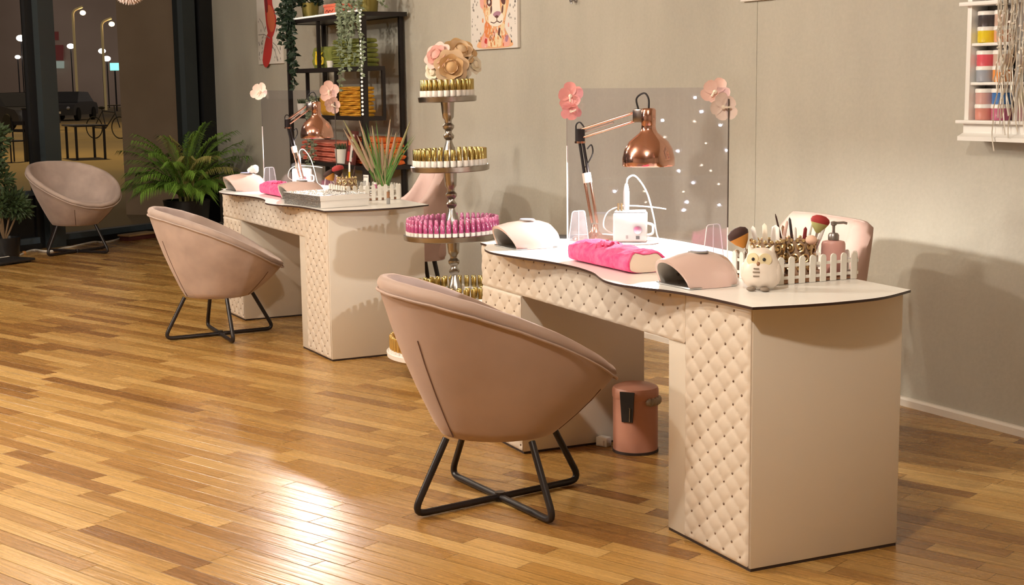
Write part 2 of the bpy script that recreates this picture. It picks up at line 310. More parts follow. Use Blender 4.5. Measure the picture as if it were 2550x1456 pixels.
# ------------------------------------------------------------------ desks
D1 = (Vector((-3.0561, -1.8461, 0)), -.0605); D2 = (Vector((-6.5825, -1.6946, 0)), -.0201)
TOP = .756
def dk(k, a, b, z=TOP):
    o, t = D1 if k == 1 else D2
    return Vector((o.x+cos(t)*a-sin(t)*b, o.y+sin(t)*a+cos(t)*b, z))
def dr(k): return D1[1] if k == 1 else D2[1]
DL, DD, WLP, WRP, SZ, DH = 1.805, .514, .348, .438, .593, .7475
def quilt(mb, a0, a1, z0, z1, dx=.084, dz=.066, amp=.006, step=.0062):
    na = max(2, int((a1-a0)/step)); nz = max(2, int((z1-z0)/step)); rows = []
    for j in range(nz+1):
        z = z0+(z1-z0)*j/nz; row = []
        for i in range(na+1):
            a = a0+(a1-a0)*i/na; u = a/dx+z/dz; v = a/dx-z/dz
            h = (abs(sin(PI*u))*abs(sin(PI*v)))**.30
            e = min(1, min(i, na-i, j, nz-j)*step/.006)
            row.append((a, -.004-amp*h*e, z))
        rows.append(row)
    mb.loft(rows, 'quilt')
    mb.box(((a0+a1)/2, 0, (z0+z1)/2), (a1-a0, .008, z1-z0), 'quilt')
    i0 = int(a0/dx*2)-2; i1 = int(a1/dx*2)+2
    for p_ in range(i0, i1):
        for q in range(int(2*z0/dz)-1, int(2*z1/dz)+2):
            if (p_+q) % 2: continue
            a, z = p_*dx/2, q*dz/2
            if a0+.008 < a < a1-.008 and z0+.008 < z < z1-.008: mb.ball((a, -.006, z),   .0042, 'stud', 7, 4, d=(1, .7, 1))
outline = []
front = [(-1.79, -.015), (-1.725, -.020), (-1.67, -.045), (-1.60, -.083), (-1.50, -.108), (-1.40, -.104), (-1.28, -.082), (-1.15, -.053), (-1.02, -.040), (-.92, -.042), (-.80, -.060), (-.69, -.097), (-.61, -.119), (-.52, -.120), (-.42, -.090), (-.34, -.060), (-.19, -.037), (.043, -.033)]
right = [(.043, -.033), (.072, .12), (.080, .25), (.065, .39), (-.003, .543)]
back = [(-.003, .543), (-.3, .556), (-.65, .585), (-1.0, .632), (-1.3, .655), (-1.55, .655), (-1.73, .61), (-1.83, .55)]
left = [(-1.83, .55), (-1.868, .42), (-1.88, .28), (-1.862, .14), (-1.79, -.015)]
for seg in (front, right, back, left): outline += [(p.x, p.y) for p in spline([(x, y, 0) for x, y in seg], 5)][:-1]
desk = thing('manicure_desk', 'cream manicure desk nearest the camera, quilted front, pink bin under it', 'desk', D1[0], D1[1])
mb = MB(); mb.prism(outline, DH, TOP-.001, 'edge', mtop='white_top', mbot='body'); mb.build('desk_top', desk, ang=30)
for nm, a0, a1 in (('pedestal', -DL, -DL+WLP), ('pedestal', -WRP, 0)):
    mb = MB(); mb.box(((a0+a1)/2, DD/2, (.008+DH)/2), (a1-a0, DD, DH-.008), 'body', .003); mb.box(((a0+a1)/2, DD/2, .004), (a1-a0-.004, DD-.004, .008), 'plinth'); mb.build(nm, desk)
mb = MB(); quilt(mb, -.336, -.004, .012, DH-.004); mb.build('quilted_panel', desk, ang=60)
mb = MB(); quilt(mb, -DL+.004, -DL+WLP-.002, .012, SZ-.004); mb.build('quilted_panel', desk, ang=60)
mb = MB(); quilt(mb, -DL+.004, -.338, SZ, DH-.002); mb.box(((-DL+WLP-WRP)/2, .012, (SZ+DH)/2), (DL-WLP-WRP, .016, DH-SZ), 'body'); mb.build('quilted_apron', desk, ang=60)
desk2 = dup(desk, D2[0], D2[1], 'cream manicure desk further back, silver gift box and reeds on it')

# ------------------------------------------------------------------ round tub chairs
RIM = [(0, .425), (20, .438), (40, .478), (60, .542), (80, .607), (100, .664), (120, .708), (140, .738), (160, .752), (180, .756)]
def rimz(ph):
    ph = abs((math.degrees(ph)+180) % 360-180)
    for (a, x), (b, y) in zip(RIM, RIM[1:]):
        if a <= ph <= b:
            t = (ph-a)/(b-a); return x+(y-x)*t
    return RIM[-1][1]
def rimp(ph, k=1.0): return (.385*cos(ph)*k, .375*sin(ph)*k)
def tub_chair(label, loc, rz, vm):
    root = thing('tub_chair', label, 'chair', loc, rz, 'round velvet tub chairs')
    N = 72; rows = []
    ZB = .238
    phs = [2*PI*i/N for i in range(N)]
    zr = [(rimz(p-.03)+2*rimz(p)+rimz(p+.03))/4 for p in phs]
    def ring(kx, zf): return [(rimp(p, kx)[0], rimp(p, kx)[1], zf(i)) for i, p in enumerate(phs)]
    rows.append(ring(.0001, lambda i: ZB)); rows.append(ring(.44, lambda i: ZB)); rows.append(ring(.50, lambda i: ZB+.006))
    for t in (.06, .15, .3, .5, .7, .88, .96):
        rows.append([(rimp(p, .52+.48*t+.04*sin(PI*t))[0], rimp(p, .52+.48*t+.04*sin(PI*t))[1], ZB+.012+(zr[i]-.03-ZB)*t) for i, p in enumerate(phs)])
    for a in (0, 30, 60, 90, 120, 150, 180):          # padded rim
        a = math.radians(a); rows.append([(rimp(p, .945+.055*cos(a))[0], rimp(p, .945+.055*cos(a))[1], zr[i]-.022+.026*sin(a)) for i, p in enumerate(phs)])
    def kout(t): return .52+.48*t+.04*sin(PI*t)
    for t in (.08, .25, .5, .75, .92, 1):
        row = []
        for i, p in enumerate(phs):
            z = zr[i]-.025+(.365-zr[i]+.025)*t; k = kout(min(1, (z-ZB-.012)/(zr[i]-.03-ZB)))-.11-.04*max(0, t-.9)*10
            row.append((*rimp(p, k), z))
        rows.append(row)
    rows.append(ring(.0001, lambda i: .36))
    MB().loft(rows, vm, closed=True).build('shell', root, ang=80)
    MB().tube([(rimp(p, 1.002)[0], rimp(p, 1.002)[1], zr[i]-.038) for i, p in enumerate(phs)], .0042, vm, 6, closed=True).build('piping', root)
    for ph in (math.radians(156), math.radians(-156), math.radians(35), math.radians(-35)):
        pts = []
        for t in (0, .06, .15, .3, .5, .68):
            k = .52+.48*t+.04*sin(PI*t)+.0015; pts.append((*rimp(ph, k), ZB+.012+(rimz(ph)-.03-ZB)*t))
        MB().tube(pts, .0022, 'seam', 5).build('seam', root)
    cu = MB(); cu.lathe([(.001, .35), (.20, .352), (.222, .372), (.224, .40), (.205, .418), (.13, .430), (.001, .434)], vm, 40, (.045, 0, 0), sx=1.05, sy=1.0); o = cu.build('seat_cushion', root, ang=80)
    MB().tube([(.045+1.05*.226*cos(a_), .226*sin(a_), .388) for a_ in phs], .0035, 'seam', 5, closed=True).build('cushion_crease', o)  # dark line drawn in for the shaded crease round the cushion
    dirs = [math.radians(a) for a in (-80, 100)], [math.radians(a) for a in (15, 195)]
    for kk, (a, b) in enumerate(dirs):
        z = .0125+kk*.001
        P = [(.205*cos(a), .205*sin(a), ZB+.004), (.335*cos(a), .335*sin(a), z), (.335*cos(b), .335*sin(b), z), (.205*cos(b), .205*sin(b), ZB+.004)]
        MB().tube(fillet(P, .05, 6), .0115, 'blackm', 10).build('leg_frame', root)
    MB().cyl((0, 0, .0), .017, .03, 'blackm', 14).build('leg_joint', root)
    return root
tub_chair('dusty pink velvet tub chair in the foreground, seen from its side at the near desk', (-4.03, -2.115, 0), math.radians(82), 'velvet')
tub_chair('pale pink velvet tub chair drawn up to the knee space of the further desk', (-7.62, -1.945, 0), math.radians(76), 'velvet2').scale = (.93, .93, .95)
tub_chair('mauve velvet tub chair facing us in front of the dark window', (-12.25, -1.74, 0), math.radians(22), 'velvet2')

# armchairs on the technician side: squared back wrapping into sloping arms
def arm_chair(label, loc, rz):
    root = thing('armchair', label, 'chair', loc, rz, 'pale armchairs on the wall side of the desks')   # faces -y, back at +y
    N = 48; outer, inner, tops = [], [], []
    def prof(t):              # t -1..1 around the wrap; returns plan point and top height
        a = t*math.radians(118); e = .62
        c, s_ = sin(a), cos(a)
        x = .275*math.copysign(abs(c)**e, c); y = .235*math.copysign(abs(s_)**e, s_)
        top = .872 if abs(t) < .42 else .872-.25*min(1, (abs(t)-.42)/.42)**1.2
        return x, y, top
    rows = []
    for i in range(N+1):
        x, y, top = prof(-1+2*i/N); L_ = math.hypot(x, y); nx, ny = x/L_, y/L_; th = .075
        fl = 1.0
        sec = [(x*.86, y*.86, .34), (x*1.02, y*1.02, top-.07), (x*1.03, y*1.03, top-.02), (x*1.03-nx*.02, y*1.03-ny*.02, top), (x*1.0-nx*.055, y*1.0-ny*.055, top), (x-nx*th, y-ny*th, top-.025), (x*.99-nx*th, y*.99-ny*th, top-.08), (x*.86-nx*th, y*.86-ny*th, .34)]
        rows.append(sec)
    MB().loft(rows, 'velvet3', closed=True, cap0=True, cap1=True).build('backrest', root, ang=60)
    mb = MB(); mb.box((0, -.03, .40), (.44, .44, .12), 'velvet3', .04, seg=4); mb.build('seat', root)
    for sx in (-1, 1):
        for sy in (-1, 1): MB().tube([(sx*.15, sy*.14-.02, .35), (sx*.21, sy*.2-.02, .0)], .014, 'blackm', 8, taper=[1, .75]).build('leg', root)
    return root
arm_chair('pale pink armchair behind the near desk, its squared back above the picket planter', (-4.28, -.72, 0), math.radians(-10)).scale = (1.22, 1, .955)
arm_chair('pale pink armchair behind the further desk, half hidden by the polish tower', (-7.74, -.74, 0), math.radians(-14))

# ------------------------------------------------------------------ pedal bin and small plug under the near desk
b = thing('pedal_bin', 'rose pink pedal bin with black strap under the near desk', 'bin', (-4.345, -1.375, 0), math.radians(36))
MB().lathe([(.001, .006), (.083, .006), (.083, .205), (.078, .205), (.078, .02), (.001, .02)], 'bin', 40).build('body', b)
MB().lathe([(.081, 0), (.0855, 0), (.0855, .01), (.081, .01)], 'plinth', 40).build('base_ring', b)
MB().lathe([(.0845, .205), (.086, .209), (.086, .234), (.082, .243), (.06, .252), (.001, .255)], 'bin', 40).build('lid', b)
mb = MB(); mb.add([(-.028, -.0885, .237), (.028, -.0885, .237), (.021, -.0875, .125), (-.021, -.0875, .125), (-.028, -.0835, .237), (.028, -.0835, .237), (.021, -.0815, .125), (-.021, -.0815, .125)], [(0, 1, 2, 3), (5, 4, 7, 6), (4, 0, 3, 7), (1, 5, 6, 2), (4, 5, 1, 0), (3, 2, 6, 7)], 'black')
mb.tube([(.008, -.0895, .18), (.012, -.0895, .178), (.010, -.0895, .128)], .0014, 'silver', 6); mb.build('strap', b)
mb = MB()
for i in range(15):
    a = math.radians(-38+i*4); mb.ball((.088*cos(a), .088*sin(a), .196+.005*sin(i*2.1)), .010, 'bag', 7, 5, d=(1, 1, 1.2))
mb.build('bin_liner', b)
mb = MB(); mb.box((0, 0, .018), (.05, .035, .036), 'white', .004); mb.box((0, -.02, .016), (.03, .012, .02), 'white', .002)
tag(mb.build('power_adapter', loc=(-4.462, -1.44, 0), rz=.4), 'small white adapter on the floor beside the pink bin', 'adapter')

# ------------------------------------------------------------------ things on the desk tops
def uv_lamp(label, k, a, b_, rz):
    root = thing('nail_lamp', label, 'nail lamp', dk(k, a, b_), dr(k)+rz, 'pink nail curing lamps')
    def arch(w, h, y, n=16, lean=0): return [(w*cos(PI-PI*i/n), y-lean*(sin(PI*i/n)), h*(sin(PI*i/n)**.85)) for i in range(n+1)]
    sec = [(.094, .092, -.098, .050), (.103, .104, -.055, .030), (.109, .110, 0, .010), (.107, .106, .045, 0), (.094, .094, .085, 0), (.070, .070, .112, 0), (.035, .034, .126, 0), (.0005, .0005, .130, 0)]
    mb = MB(); mb.loft([arch(w, h, y, lean=l) for w, h, y, l in sec], 'uv')
    o0 = arch(.094, .092, -.098, lean=.050); i0 = arch(.084, .081, -.096, lean=.048); mb.loft([i0, o0], 'uv'); mb.build('housing', root, ang=70)
    mb = MB(); mb.loft([arch(w, h, y, lean=l) for w, h, y, l in ((.084, .081, -.096, .048), (.090, .089, -.05, .026), (.094, .092, .02, 0), (.075, .075, .08, 0), (.001, .001, .11, 0))], 'uvin')
    for i in range(9):
        aa = PI*(i+1)/10; y = -.03+.05*(i % 2); mb.ball((.088*cos(aa), y, .084*sin(aa)), .0055, 'stud', 7, 4)
    mb.build('liner', root, ang=70)
    MB().box((0, -.012, .003), (.205, .19, .006), 'silver', .002).build('base_plate', root)
    mb = MB(); mb.lathe([(.042, 0), (.042, .004), (.037, .006)], 'greyp', 28, (0, -.005, .107), sx=1.0, sy=.75); mb.lathe([(.036, 0), (.001, .001)], 'screen', 28, (0, -.005, .1135), sx=1, sy=.75); mb.build('display', root)
    return root
uv_lamp('pink nail lamp at the left end of the near desk', 1, -1.575, .085, .03).scale = (.9, .9, .9)
uv_lamp('pink nail lamp beside the owl on the near desk', 1, -.40, .082, .03).scale = (.88, .88, .9)
uv_lamp('pink nail lamp at the left end of the further desk, tissue on it', 2, -1.56, .07, .03).scale = (.9, .9, .92)
uv_lamp('pink nail lamp behind the silver gift box on the further desk', 2, -.715, .125, .03).scale = (.9, .9, .92)
mb = MB()
for i in range(9): mb.ball((random.uniform(-.03, .03), random.uniform(-.02, .02), .02+random.uniform(0, .022)), random.uniform(.018, .026), 'white', 8, 6, d=(1, 1, random.uniform(.7, 1.2)))
p_ = dk(2, -1.52, .115); tag(mb.build('paper_tissue', loc=(p_.x, p_.y, TOP+.088)), 'crumpled white tissue lying on the far left nail lamp', 'tissue')

def arm_rest(label, k, a0, a1, b0, b1):
    p = dk(k, (a0+a1)/2, (b0+b1)/2); L_ = a1-a0; w = b1-b0
    root = thing('hand_rest', label, 'hand rest', p, dr(k)+.0, 'towel covered hand rests')
    def sec(x, s_, dz=0, n=26):
        out = []
        for i in range(n):
            a = 2*PI*i/n; c, s2 = cos(a), sin(a)
            y = w/2*s_*math.copysign(abs(c)**.75, c); z = (.034+ .034*s_*math.copysign(abs(s2)**.8, s2)) if s2 > 0 else (.034+.033*math.copysign(abs(s2)**.35, s2))
            wob = .004*sin(x*40+i*1.3)+.003*sin(x*95+i*.7)
            if -L_/2+.05 < x < -.02 and s2 > -.2: wob += .006*abs(sin(x*60+i*.5))
            out.append((x, y*(1+wob*2), max(.001, z+dz+(wob if s2 > .1 else 0))))
        return out
    xs = [-L_/2, -L_/2+.006, -L_/2+.018]+[-L_/2+.04+(L_-.05)*i/22 for i in range(23)]+[L_/2-.004, L_/2]
    sc = [.55, .82, .96]+[1]*23+[.98, .96]
    mb = MB(); mb.loft([sec(x, s_) for x, s_ in zip(xs, sc)]+[sec(L_/2, .86), sec(L_/2-.012, .84)], 'towel_pink', closed=True, cap0=True); mb.build('towel_cover', root, ang=60)
    mb = MB(); mb.loft([sec(L_/2-.05, .83), sec(L_/2-.004, .84), sec(L_/2-.001, .78)], 'cushion', closed=True, cap1=True); mb.build('cushion', root, ang=50)
    mb = MB()
    for j in range(3):
        mb.tube([(-L_/2+.09+.1*t/12+.03*j, w*.42*cos(.35+t*.2), .045+.027*sin(.35+t*.2)+.004*sin(t*2+j)) for t in range(13)], .004, 'towel_pink', 5)
    mb.build('towel_fold', root)
    return root
arm_rest('bright pink towel roll on the near desk, cream cushion end showing', 1, -1.125, -.70, .005, .150)
arm_rest('bright pink towel roll on the further desk', 2, -1.26, -.86, .045, .185)

def plexi(label, k, A, B):
    pa, pb = dk(k, *A), dk(k, *B); c = (pa+pb)/2; d = pb-pa; w = d.length
    root = thing('acrylic_screen', label, 'screen', c, math.atan2(d.y, d.x), 'clear acrylic screens on the desks')
    h = .572
    MB().box((0, 0, .006+h/2), (w, .004, h), 'clear').build('panel', root, smooth=False)
    mb = MB(); mb.box((-w/2-.001, 0, .006+.18), (.003, .0045, .36), 'aedge'); mb.box((-w/2-.001, 0, .46), (.0016, .004, .2), 'clear'); mb.build('left_edge', root, smooth=False)
    mb = MB(); mb.box((w/2+.001, 0, .33), (.0025, .0045, .42), 'aedged'); mb.box((w/2+.001, 0, .064), (.002, .004, .11), 'aedge'); mb.build('right_edge', root, smooth=False)
    for sx in (-1, 1):
        x = sx*(w/2-.065); P = [(x-.0, -.050, 0), (x, -.030, .125), (x, .030, .125), (x, .050, 0)]
        # foot: trapezoid plate standing across the panel
        f = MB(); f.add([(x-.002, y, z) for _, y, z in P]+[(x+.002, y, z) for _, y, z in P], [(0, 1, 2, 3), (7, 6, 5, 4), (0, 4, 5, 1), (1, 5, 6, 2), (2, 6, 7, 3), (3, 7, 4, 0)], 'foot')
        f.tube(fillet(P, .012, 4), .0016, 'aedge', 6); f.tube([(x, 0, 0), (x, 0, .125)], .0012, 'aedge', 6); f.build('foot', root, smooth=False)
    return root, c, d.normalized(), w
sc1 = plexi('clear acrylic screen on the near desk with orchids at its corners', 1, (-1.60, .262), (-.775, .43))
sc2 = plexi('clear acrylic screen on the further desk with pink blossoms at its corners', 2, (-1.70, .225), (-.89, .385))

def petal_rows(L_, w, curl, cup, n=6):
    rows = []
    for i in range(n+1):
        t = i/n; ww = w*(.22+.78*sin(PI*min(1, .02+t*.93))**.55)*(1 if t < .97 else .55); r = L_*t
        rows.append([(ww*x, r*cos(curl*t), r*sin(curl*t)+cup*ww*x*x) for x in (-1, -.55, 0, .55, 1)])
    return rows
def blossom(label, pos, facing, r, m, n=5, roll_=0, m2='petal3', cat='flower', nm='orchid_blossom', group='fabric orchid blossoms on the screens'):
    root = thing(nm, label, cat, pos, 0, group)
    T = align(facing) @ rotm('Z', roll_)
    for i in range(n):
        big = 1.0 if i % 2 == 0 else .86
        MB().loft(petal_rows(r*big, r*.46, .35, .25, 8), m, T=T @ rotm('Z', 2*PI*i/n) @ tr(0, r*.05, .002)).build('petal', root, ang=80)
    mb = MB(); mb.ball((0, 0, .010), r*.16, m2, 8, 6, T=T); mb.tube([(0, 0, .01), (0, -.01, .02), (0, -.022, .018)], r*.07, m2, 6, T=T); mb.build('flower_centre', root)
    return root
def sc_at(sc, x, z, n=0.0):
    root, c, d, w = sc; nrm = Vector((d.y, -d.x, 0)); return Vector((c.x, c.y, 0))+d*(w*x)+nrm*n+Vector((0, 0, z))
tocam = Vector((.86, -.48, .05))
blossom('upper of the two blush orchids at the right corner of the near screen', sc_at(sc1, .435, 1.315, .008), tocam+Vector((-.2, 0, .3)), .050, 'petal', roll_=.4)
blossom('lower of the two blush orchids at the right corner of the near screen', sc_at(sc1, .478, 1.270, .010), tocam+Vector((.2, .2, -.1)), .050, 'petalw', roll_=2.9)
blossom('coral pink orchid at the left corner of the near screen', sc_at(sc1, -.455, 1.305, .010), tocam+Vector((0, -.3, .1)), .052, 'petal2', roll_=.9, m2='petal3')
blossom('pale orchid at the left corner of the further screen', sc_at(sc2, -.49, 1.325, .010), tocam+Vector((0, -.4, .2)), .058, 'petalw', roll_=.2)
blossom('pink orchid at the right corner of the further screen', sc_at(sc2, .455, 1.325, .010), tocam, .060, 'petal', roll_=1.1)
blossom('drooping pink orchid under the right corner of the further screen', sc_at(sc2, .485, 1.255, .010), tocam+Vector((.2, .3, -.4)), .050, 'petal', roll_=2.5)
blossom('small hanging coral orchid at the left corner of the near screen', sc_at(sc1, -.452, 1.255, .012), tocam+Vector((0, -.1, -.5)), .040, 'petal2', roll_=3.0)

def desk_lamp(label, k, A, sh, zr=1.047, ez=1.165, el=None):
    """rose gold swing-arm lamp: weighted base, two-rod arms, bell shade"""
    p = dk(k, *A); root = thing('desk_lamp', label, 'lamp', p, 0, 'rose gold swing-arm lamps')
    q = dk(k, *sh)-p; e = dk(k, *el)-p
    E_ = Vector((e.x, e.y, ez-TOP)); Sx = Vector((q.x, q.y, 0))
    MB().lathe([(.001, 0), (.085, 0), (.088, .006), (.084, .012), (.03, .02), (.016, .035), (.012, .06), (.001, .06)], 'copper', 36).build('base', root)
    Bq = Vector((0, 0, .055)); mid = Bq+(E_-Bq)*.52
    side = (Vector((q.x, q.y, 0))-Vector((e.x, e.y, 0))).normalized(); nrm = Vector((-side.y, side.x, 0))
    mb = MB()
    for s_ in (-1, 1): mb.tube([Bq+side*.012*s_+Vector((0, 0, .01)), mid+side*.014*s_], .0055, 'copper', 10)
    mb.tube([mid-(E_-Bq).normalized()*.018, mid+(E_-Bq).normalized()*.02], .017, 'cushion', 14); mb.build('lower_arm', root)
    mb = MB()
    for s_ in (-1, 1): mb.tube([mid+side*.010*s_, E_+side*.008*s_], .006, 'blackm', 10)
    mb.build('middle_arm', root)
    mb = MB(); mb.tube([E_-Vector((0, 0, .03)), E_+Vector((0, 0, .02))], .019, 'blackm', 16); mb.lathe([(.021, 0), (.021, .008)], 'copper', 16, tuple(E_-Vector((0, 0, .035)))); mb.build('elbow_joint', root)
    neck = Vector((q.x, q.y, zr-TOP+.185)); ne = neck-side*.045+Vector((0, 0, .0))
    mb = MB()
    for dz, m_ in ((.016, 'copper'), (-.016, 'copper')): mb.tube([E_+Vector((0, 0, dz)), ne+Vector((0, 0, dz))], .0052, m_, 10)
    mb.tube([E_+Vector((0, 0, .005))+nrm*.01, E_.lerp(ne, .55)+Vector((0, 0, .006))+nrm*.01], .004, 'cushion', 8); mb.build('upper_arm', root)
    mb = MB(); mb.box((0, 0, 0), (.045, .022, .05), 'steel', .006, T=Matrix.Translation(ne) @ rotm('Z', math.atan2(side.y, side.x))); mb.tube([ne, neck], .008, 'steel', 10); mb.build('head_joint', root)
    sh_ = thing('shade', None, None); sh_ = None
    z0 = zr-TOP
    outer = [(.095, 0), (.097, .004), (.0965, .03), (.089, .062), (.073, .090), (.050, .110), (.034, .122), (.028, .135), (.026, .150), (.027, .152), (.027, .205), (.022, .212), (.001, .213)]
    inner = [(.094, 0), (.093, .03), (.086, .06), (.070, .087), (.045, .106), (.028, .118), (.001, .12)]
    mb = MB(); mb.lathe(outer, 'copper', 44, (q.x, q.y, z0), cap=False); o = mb.build('shade', root, ang=60)
    MB().lathe(inner[::-1], 'white', 44, (q.x, q.y, z0), cap=False).build('shade_lining', o, ang=60)
    MB().lathe([(.001, .006), (.022, .010), (.033, .03), (.030, .055), (.016, .08), (.014, .11)], 'bulb', 20, (q.x, q.y, z0+.02)).build('bulb', o)
    MB().tube(spline([neck+Vector((0, 0, .02)), neck+Vector((0, 0, .06)), neck-side*.02+Vector((0, 0, .082)), neck-side*.055+Vector((0, 0, .062)), ne+Vector((0, 0, .02))], 6), .0035, 'black', 8).build('lamp_cord', root)
    mb = MB(); mb.tube(spline([E_-side*.01+Vector((0, 0, -.02)), E_-side*.02+Vector((0, 0, .03)), E_+Vector((0, 0, .045)), E_+side*.025+Vector((0, 0, .02))], 5), .003, 'black', 6)
    m3 = mid.lerp(E_, .25); mb.tube(spline([m3, m3+side*.035+Vector((0, 0, .05)), m3+side*.03+Vector((0, 0, .085)), m3+side*.01+Vector((0, 0, .07))], 5), .003, 'black', 6); mb.build('arm_cord', root)
    return root, p+Vector((q.x, q.y, zr-TOP))
def desk_lamp_purge():
    for o in [o for o in bpy.data.objects if o.name.startswith('shade') and o.type == 'EMPTY']: bpy.data.objects.remove(o)
lampA, lpA = desk_lamp('rose gold swing-arm lamp lighting the near desk', 1, (-1.64, .40), (-1.405, .50), 1.047, 1.160, (-1.70, .37))
lampB, lpB = desk_lamp('rose gold swing-arm lamp lighting the further desk', 2, (-1.50, .39), (-1.40, .46), 1.055, 1.145, (-1.57, .34))
desk_lamp_purge()

def drill(label, k, A, rz, s=1.0):
    p = dk(k, *A); root = thing('nail_drill', label, 'nail drill', p, dr(k)+rz, 'white electric nail drills')
    MB().lathe([(.001, 0), (.105, 0), (.108, .004), (.105, .008), (.001, .008)], 'uv', 40, sx=1.0, sy=.72).build('tray', root)
    mb = MB(); mb.box((0, 0, .063), (.125, .10, .108), 'white', .008, seg=3); mb.box((0, 0, .119), (.115, .09, .006), 'greyp', .002); mb.build('housing', root)
    mb = MB(); mb.lathe([(.017, 0), (.015, .008), (.001, .009)], 'silver', 22, T=tr(.03, -.05, .055) @ rotm('X', PI/2)); mb.box((-.01, -.0505, .028), (.008, .002, .012), 'greyp'); mb.box((.03, -.0505, .026), (.014, .002, .012), 'black'); mb.build('dial', root)
    mb = MB(); mb.lathe([(.001, 0), (.010, .0), (.011, .03), (.011, .075), (.008, .095), (.005, .105), (.001, .106)], 'white', 16, (-.015, -.005, .118)); mb.build('handpiece', root)
    for x in (-.045, -.033): MB().cyl((x, .0, .118), .004, .032, 'brass', 8).build('drill_bit', root)
    MB().tube(spline([(-.015, -.005, .22), (-.008, -.005, .245), (.02, 0, .25), (.06, .02, .19), (.085, .03, .10), (.10, .045, .02), (.12, .05, .004)], 6), .003, 'cable', 8).build('cord', root)
    MB().tube(spline([(-.06, .02, .03), (-.10, .0, .06), (-.09, 0, .11), (-.05, 0, .135), (0, .03, .138), (.08, .06, .13), (.13, .09, .12)], 6), .0026, 'cable', 8).build('cord', root)
    MB().tube(fillet([(.063, 0, .075), (.085, 0, .07), (.085, 0, .035), (.063, 0, .03)], .015, 5), .005, 'white', 8).build('handle', root)
    return root
drill('white electric nail drill on the near desk, its handpiece upright', 1, (-1.47, .46), 1.0)
drill('white electric nail drill on the further desk behind the lamp stem', 2, (-1.72, .47), 1.0).scale = (.85, .85, .88)

# flat items on the near desk: patterned mat under the lamp B corner, phone by the left lamp
mb = MB()
for j in range(6):
    for i in range(7):
        mb.box((i*.022+(j % 2)*.011, j*.021, .0006), (.015, .0035, .0008), 'greyp')
p_ = dk(1, -.82, .245); tag(mb.build('stencil_sheet', loc=p_, rz=dr(1)+.1, smooth=False), 'sheet of small grey dashes lying behind the pink towel roll', 'stencil')
mb = MB(); mb.box((0, 0, .004), (.14, .07, .008), 'black', .003); p_ = dk(1, -1.78, .34); tag(mb.build('smartphone', loc=p_, rz=dr(1)+.9), 'black phone lying behind the left lamp on the near desk', 'phone')

# owl
p_ = dk(1, -.222, .180); ow = thing('owl_figurine', 'cream ceramic owl with round beige eyes on the near desk', 'owl', p_, math.radians(40))
MB().lathe([(.001, .004), (.035, .004), (.05, .018), (.058, .042), (.056, .066), (.047, .086), (.042, .096), (.040, .105), (.034, .114), (.02, .119), (.001, .120)], 'owl', 36, sx=1.0, sy=.9).build('body', ow, ang=80)
for s_ in (-1, 1):
    MB().lathe([(.013, 0), (.008, .014), (.001, .026)], 'owl', 10, T=tr(s_*.027, -.005, .105) @ rotm('Y', s_*.35)).build('ear', ow)
    e = MB(); e.lathe([(.019, 0), (.018, .005), (.001, .006)], 'owlface', 24, T=tr(s_*.0175, -.034, .090) @ rotm('X', PI/2-.2) @ rotm('Y', s_*.3)); e.ball((s_*.016, -.0415, .0915), .005, 'black', 10, 7); e.build('eye', ow)
    MB().ball((s_*.02, -.046, .006), .012, 'owlfoot', 10, 6, d=(1.2, 1, .55)).build('foot', ow)
    MB().ball((s_*.049, -.004, .05), .028, 'owl', 12, 8, d=(.35, .8, 1)).build('wing', ow)
MB().ball((0, -.0445, .078), .006, 'brown', 8, 6, d=(.9, .8, 1.2)).build('beak', ow)
mb = MB()
for z, w in ((.066, .016), (.056, .02), (.044, .018)): mb.box((-.004, -.0525, z), (w, .003, .003), 'owlfoot')
mb.build('chest_marks', ow)

# picket planters and what stands in them
def planter(label, k, a0, a1, b0, b1, h=.082):
    c = dk(k, (a0+a1)/2, (b0+b1)/2); w, d = a1-a0, b1-b0
    root = thing('picket_planter', label, 'planter', c, dr(k), 'white picket fence planters')
    def side(L_, T):
        n = round(L_/.036); mb = MB()
        for i in range(n):
            x = -L_/2+L_*(i+.5)/n; pw = .010
            poly = [(x-pw, .0), (x+pw, 0), (x+pw, h-.010)]+[(x+pw*cos(t*PI/6), h-.010+pw*sin(t*PI/6)) for t in range(1, 6)]+[(x-pw, h-.010)]
            mb.prism(poly, -.0025, .0025, 'whitem', T=T @ rotm('X', PI/2))
        for z in (.018, .055): mb.box((0, .004, z), (L_, .004, .009), 'whitem', T=T)
        mb.build('fence_side', root, smooth=False)
    side(d, tr(w/2, 0, 0) @ rotm('Z', PI/2)); side(d, tr(-w/2, 0, 0) @ rotm('Z', -PI/2)); side(w, tr(0, -d/2, 0)); side(w, tr(0, d/2, 0) @ rotm('Z', PI))
    MB().box((0, 0, .004), (w-.008, d-.008, .006), 'brown').build('tray', root)
    return root
planter('white picket planter on the near desk holding brushes and soap', 1, -.50, -.268, .262, .568)
planter('white picket planter on the further desk holding reeds and brushes', 2, -.66, -.41, .25, .565)

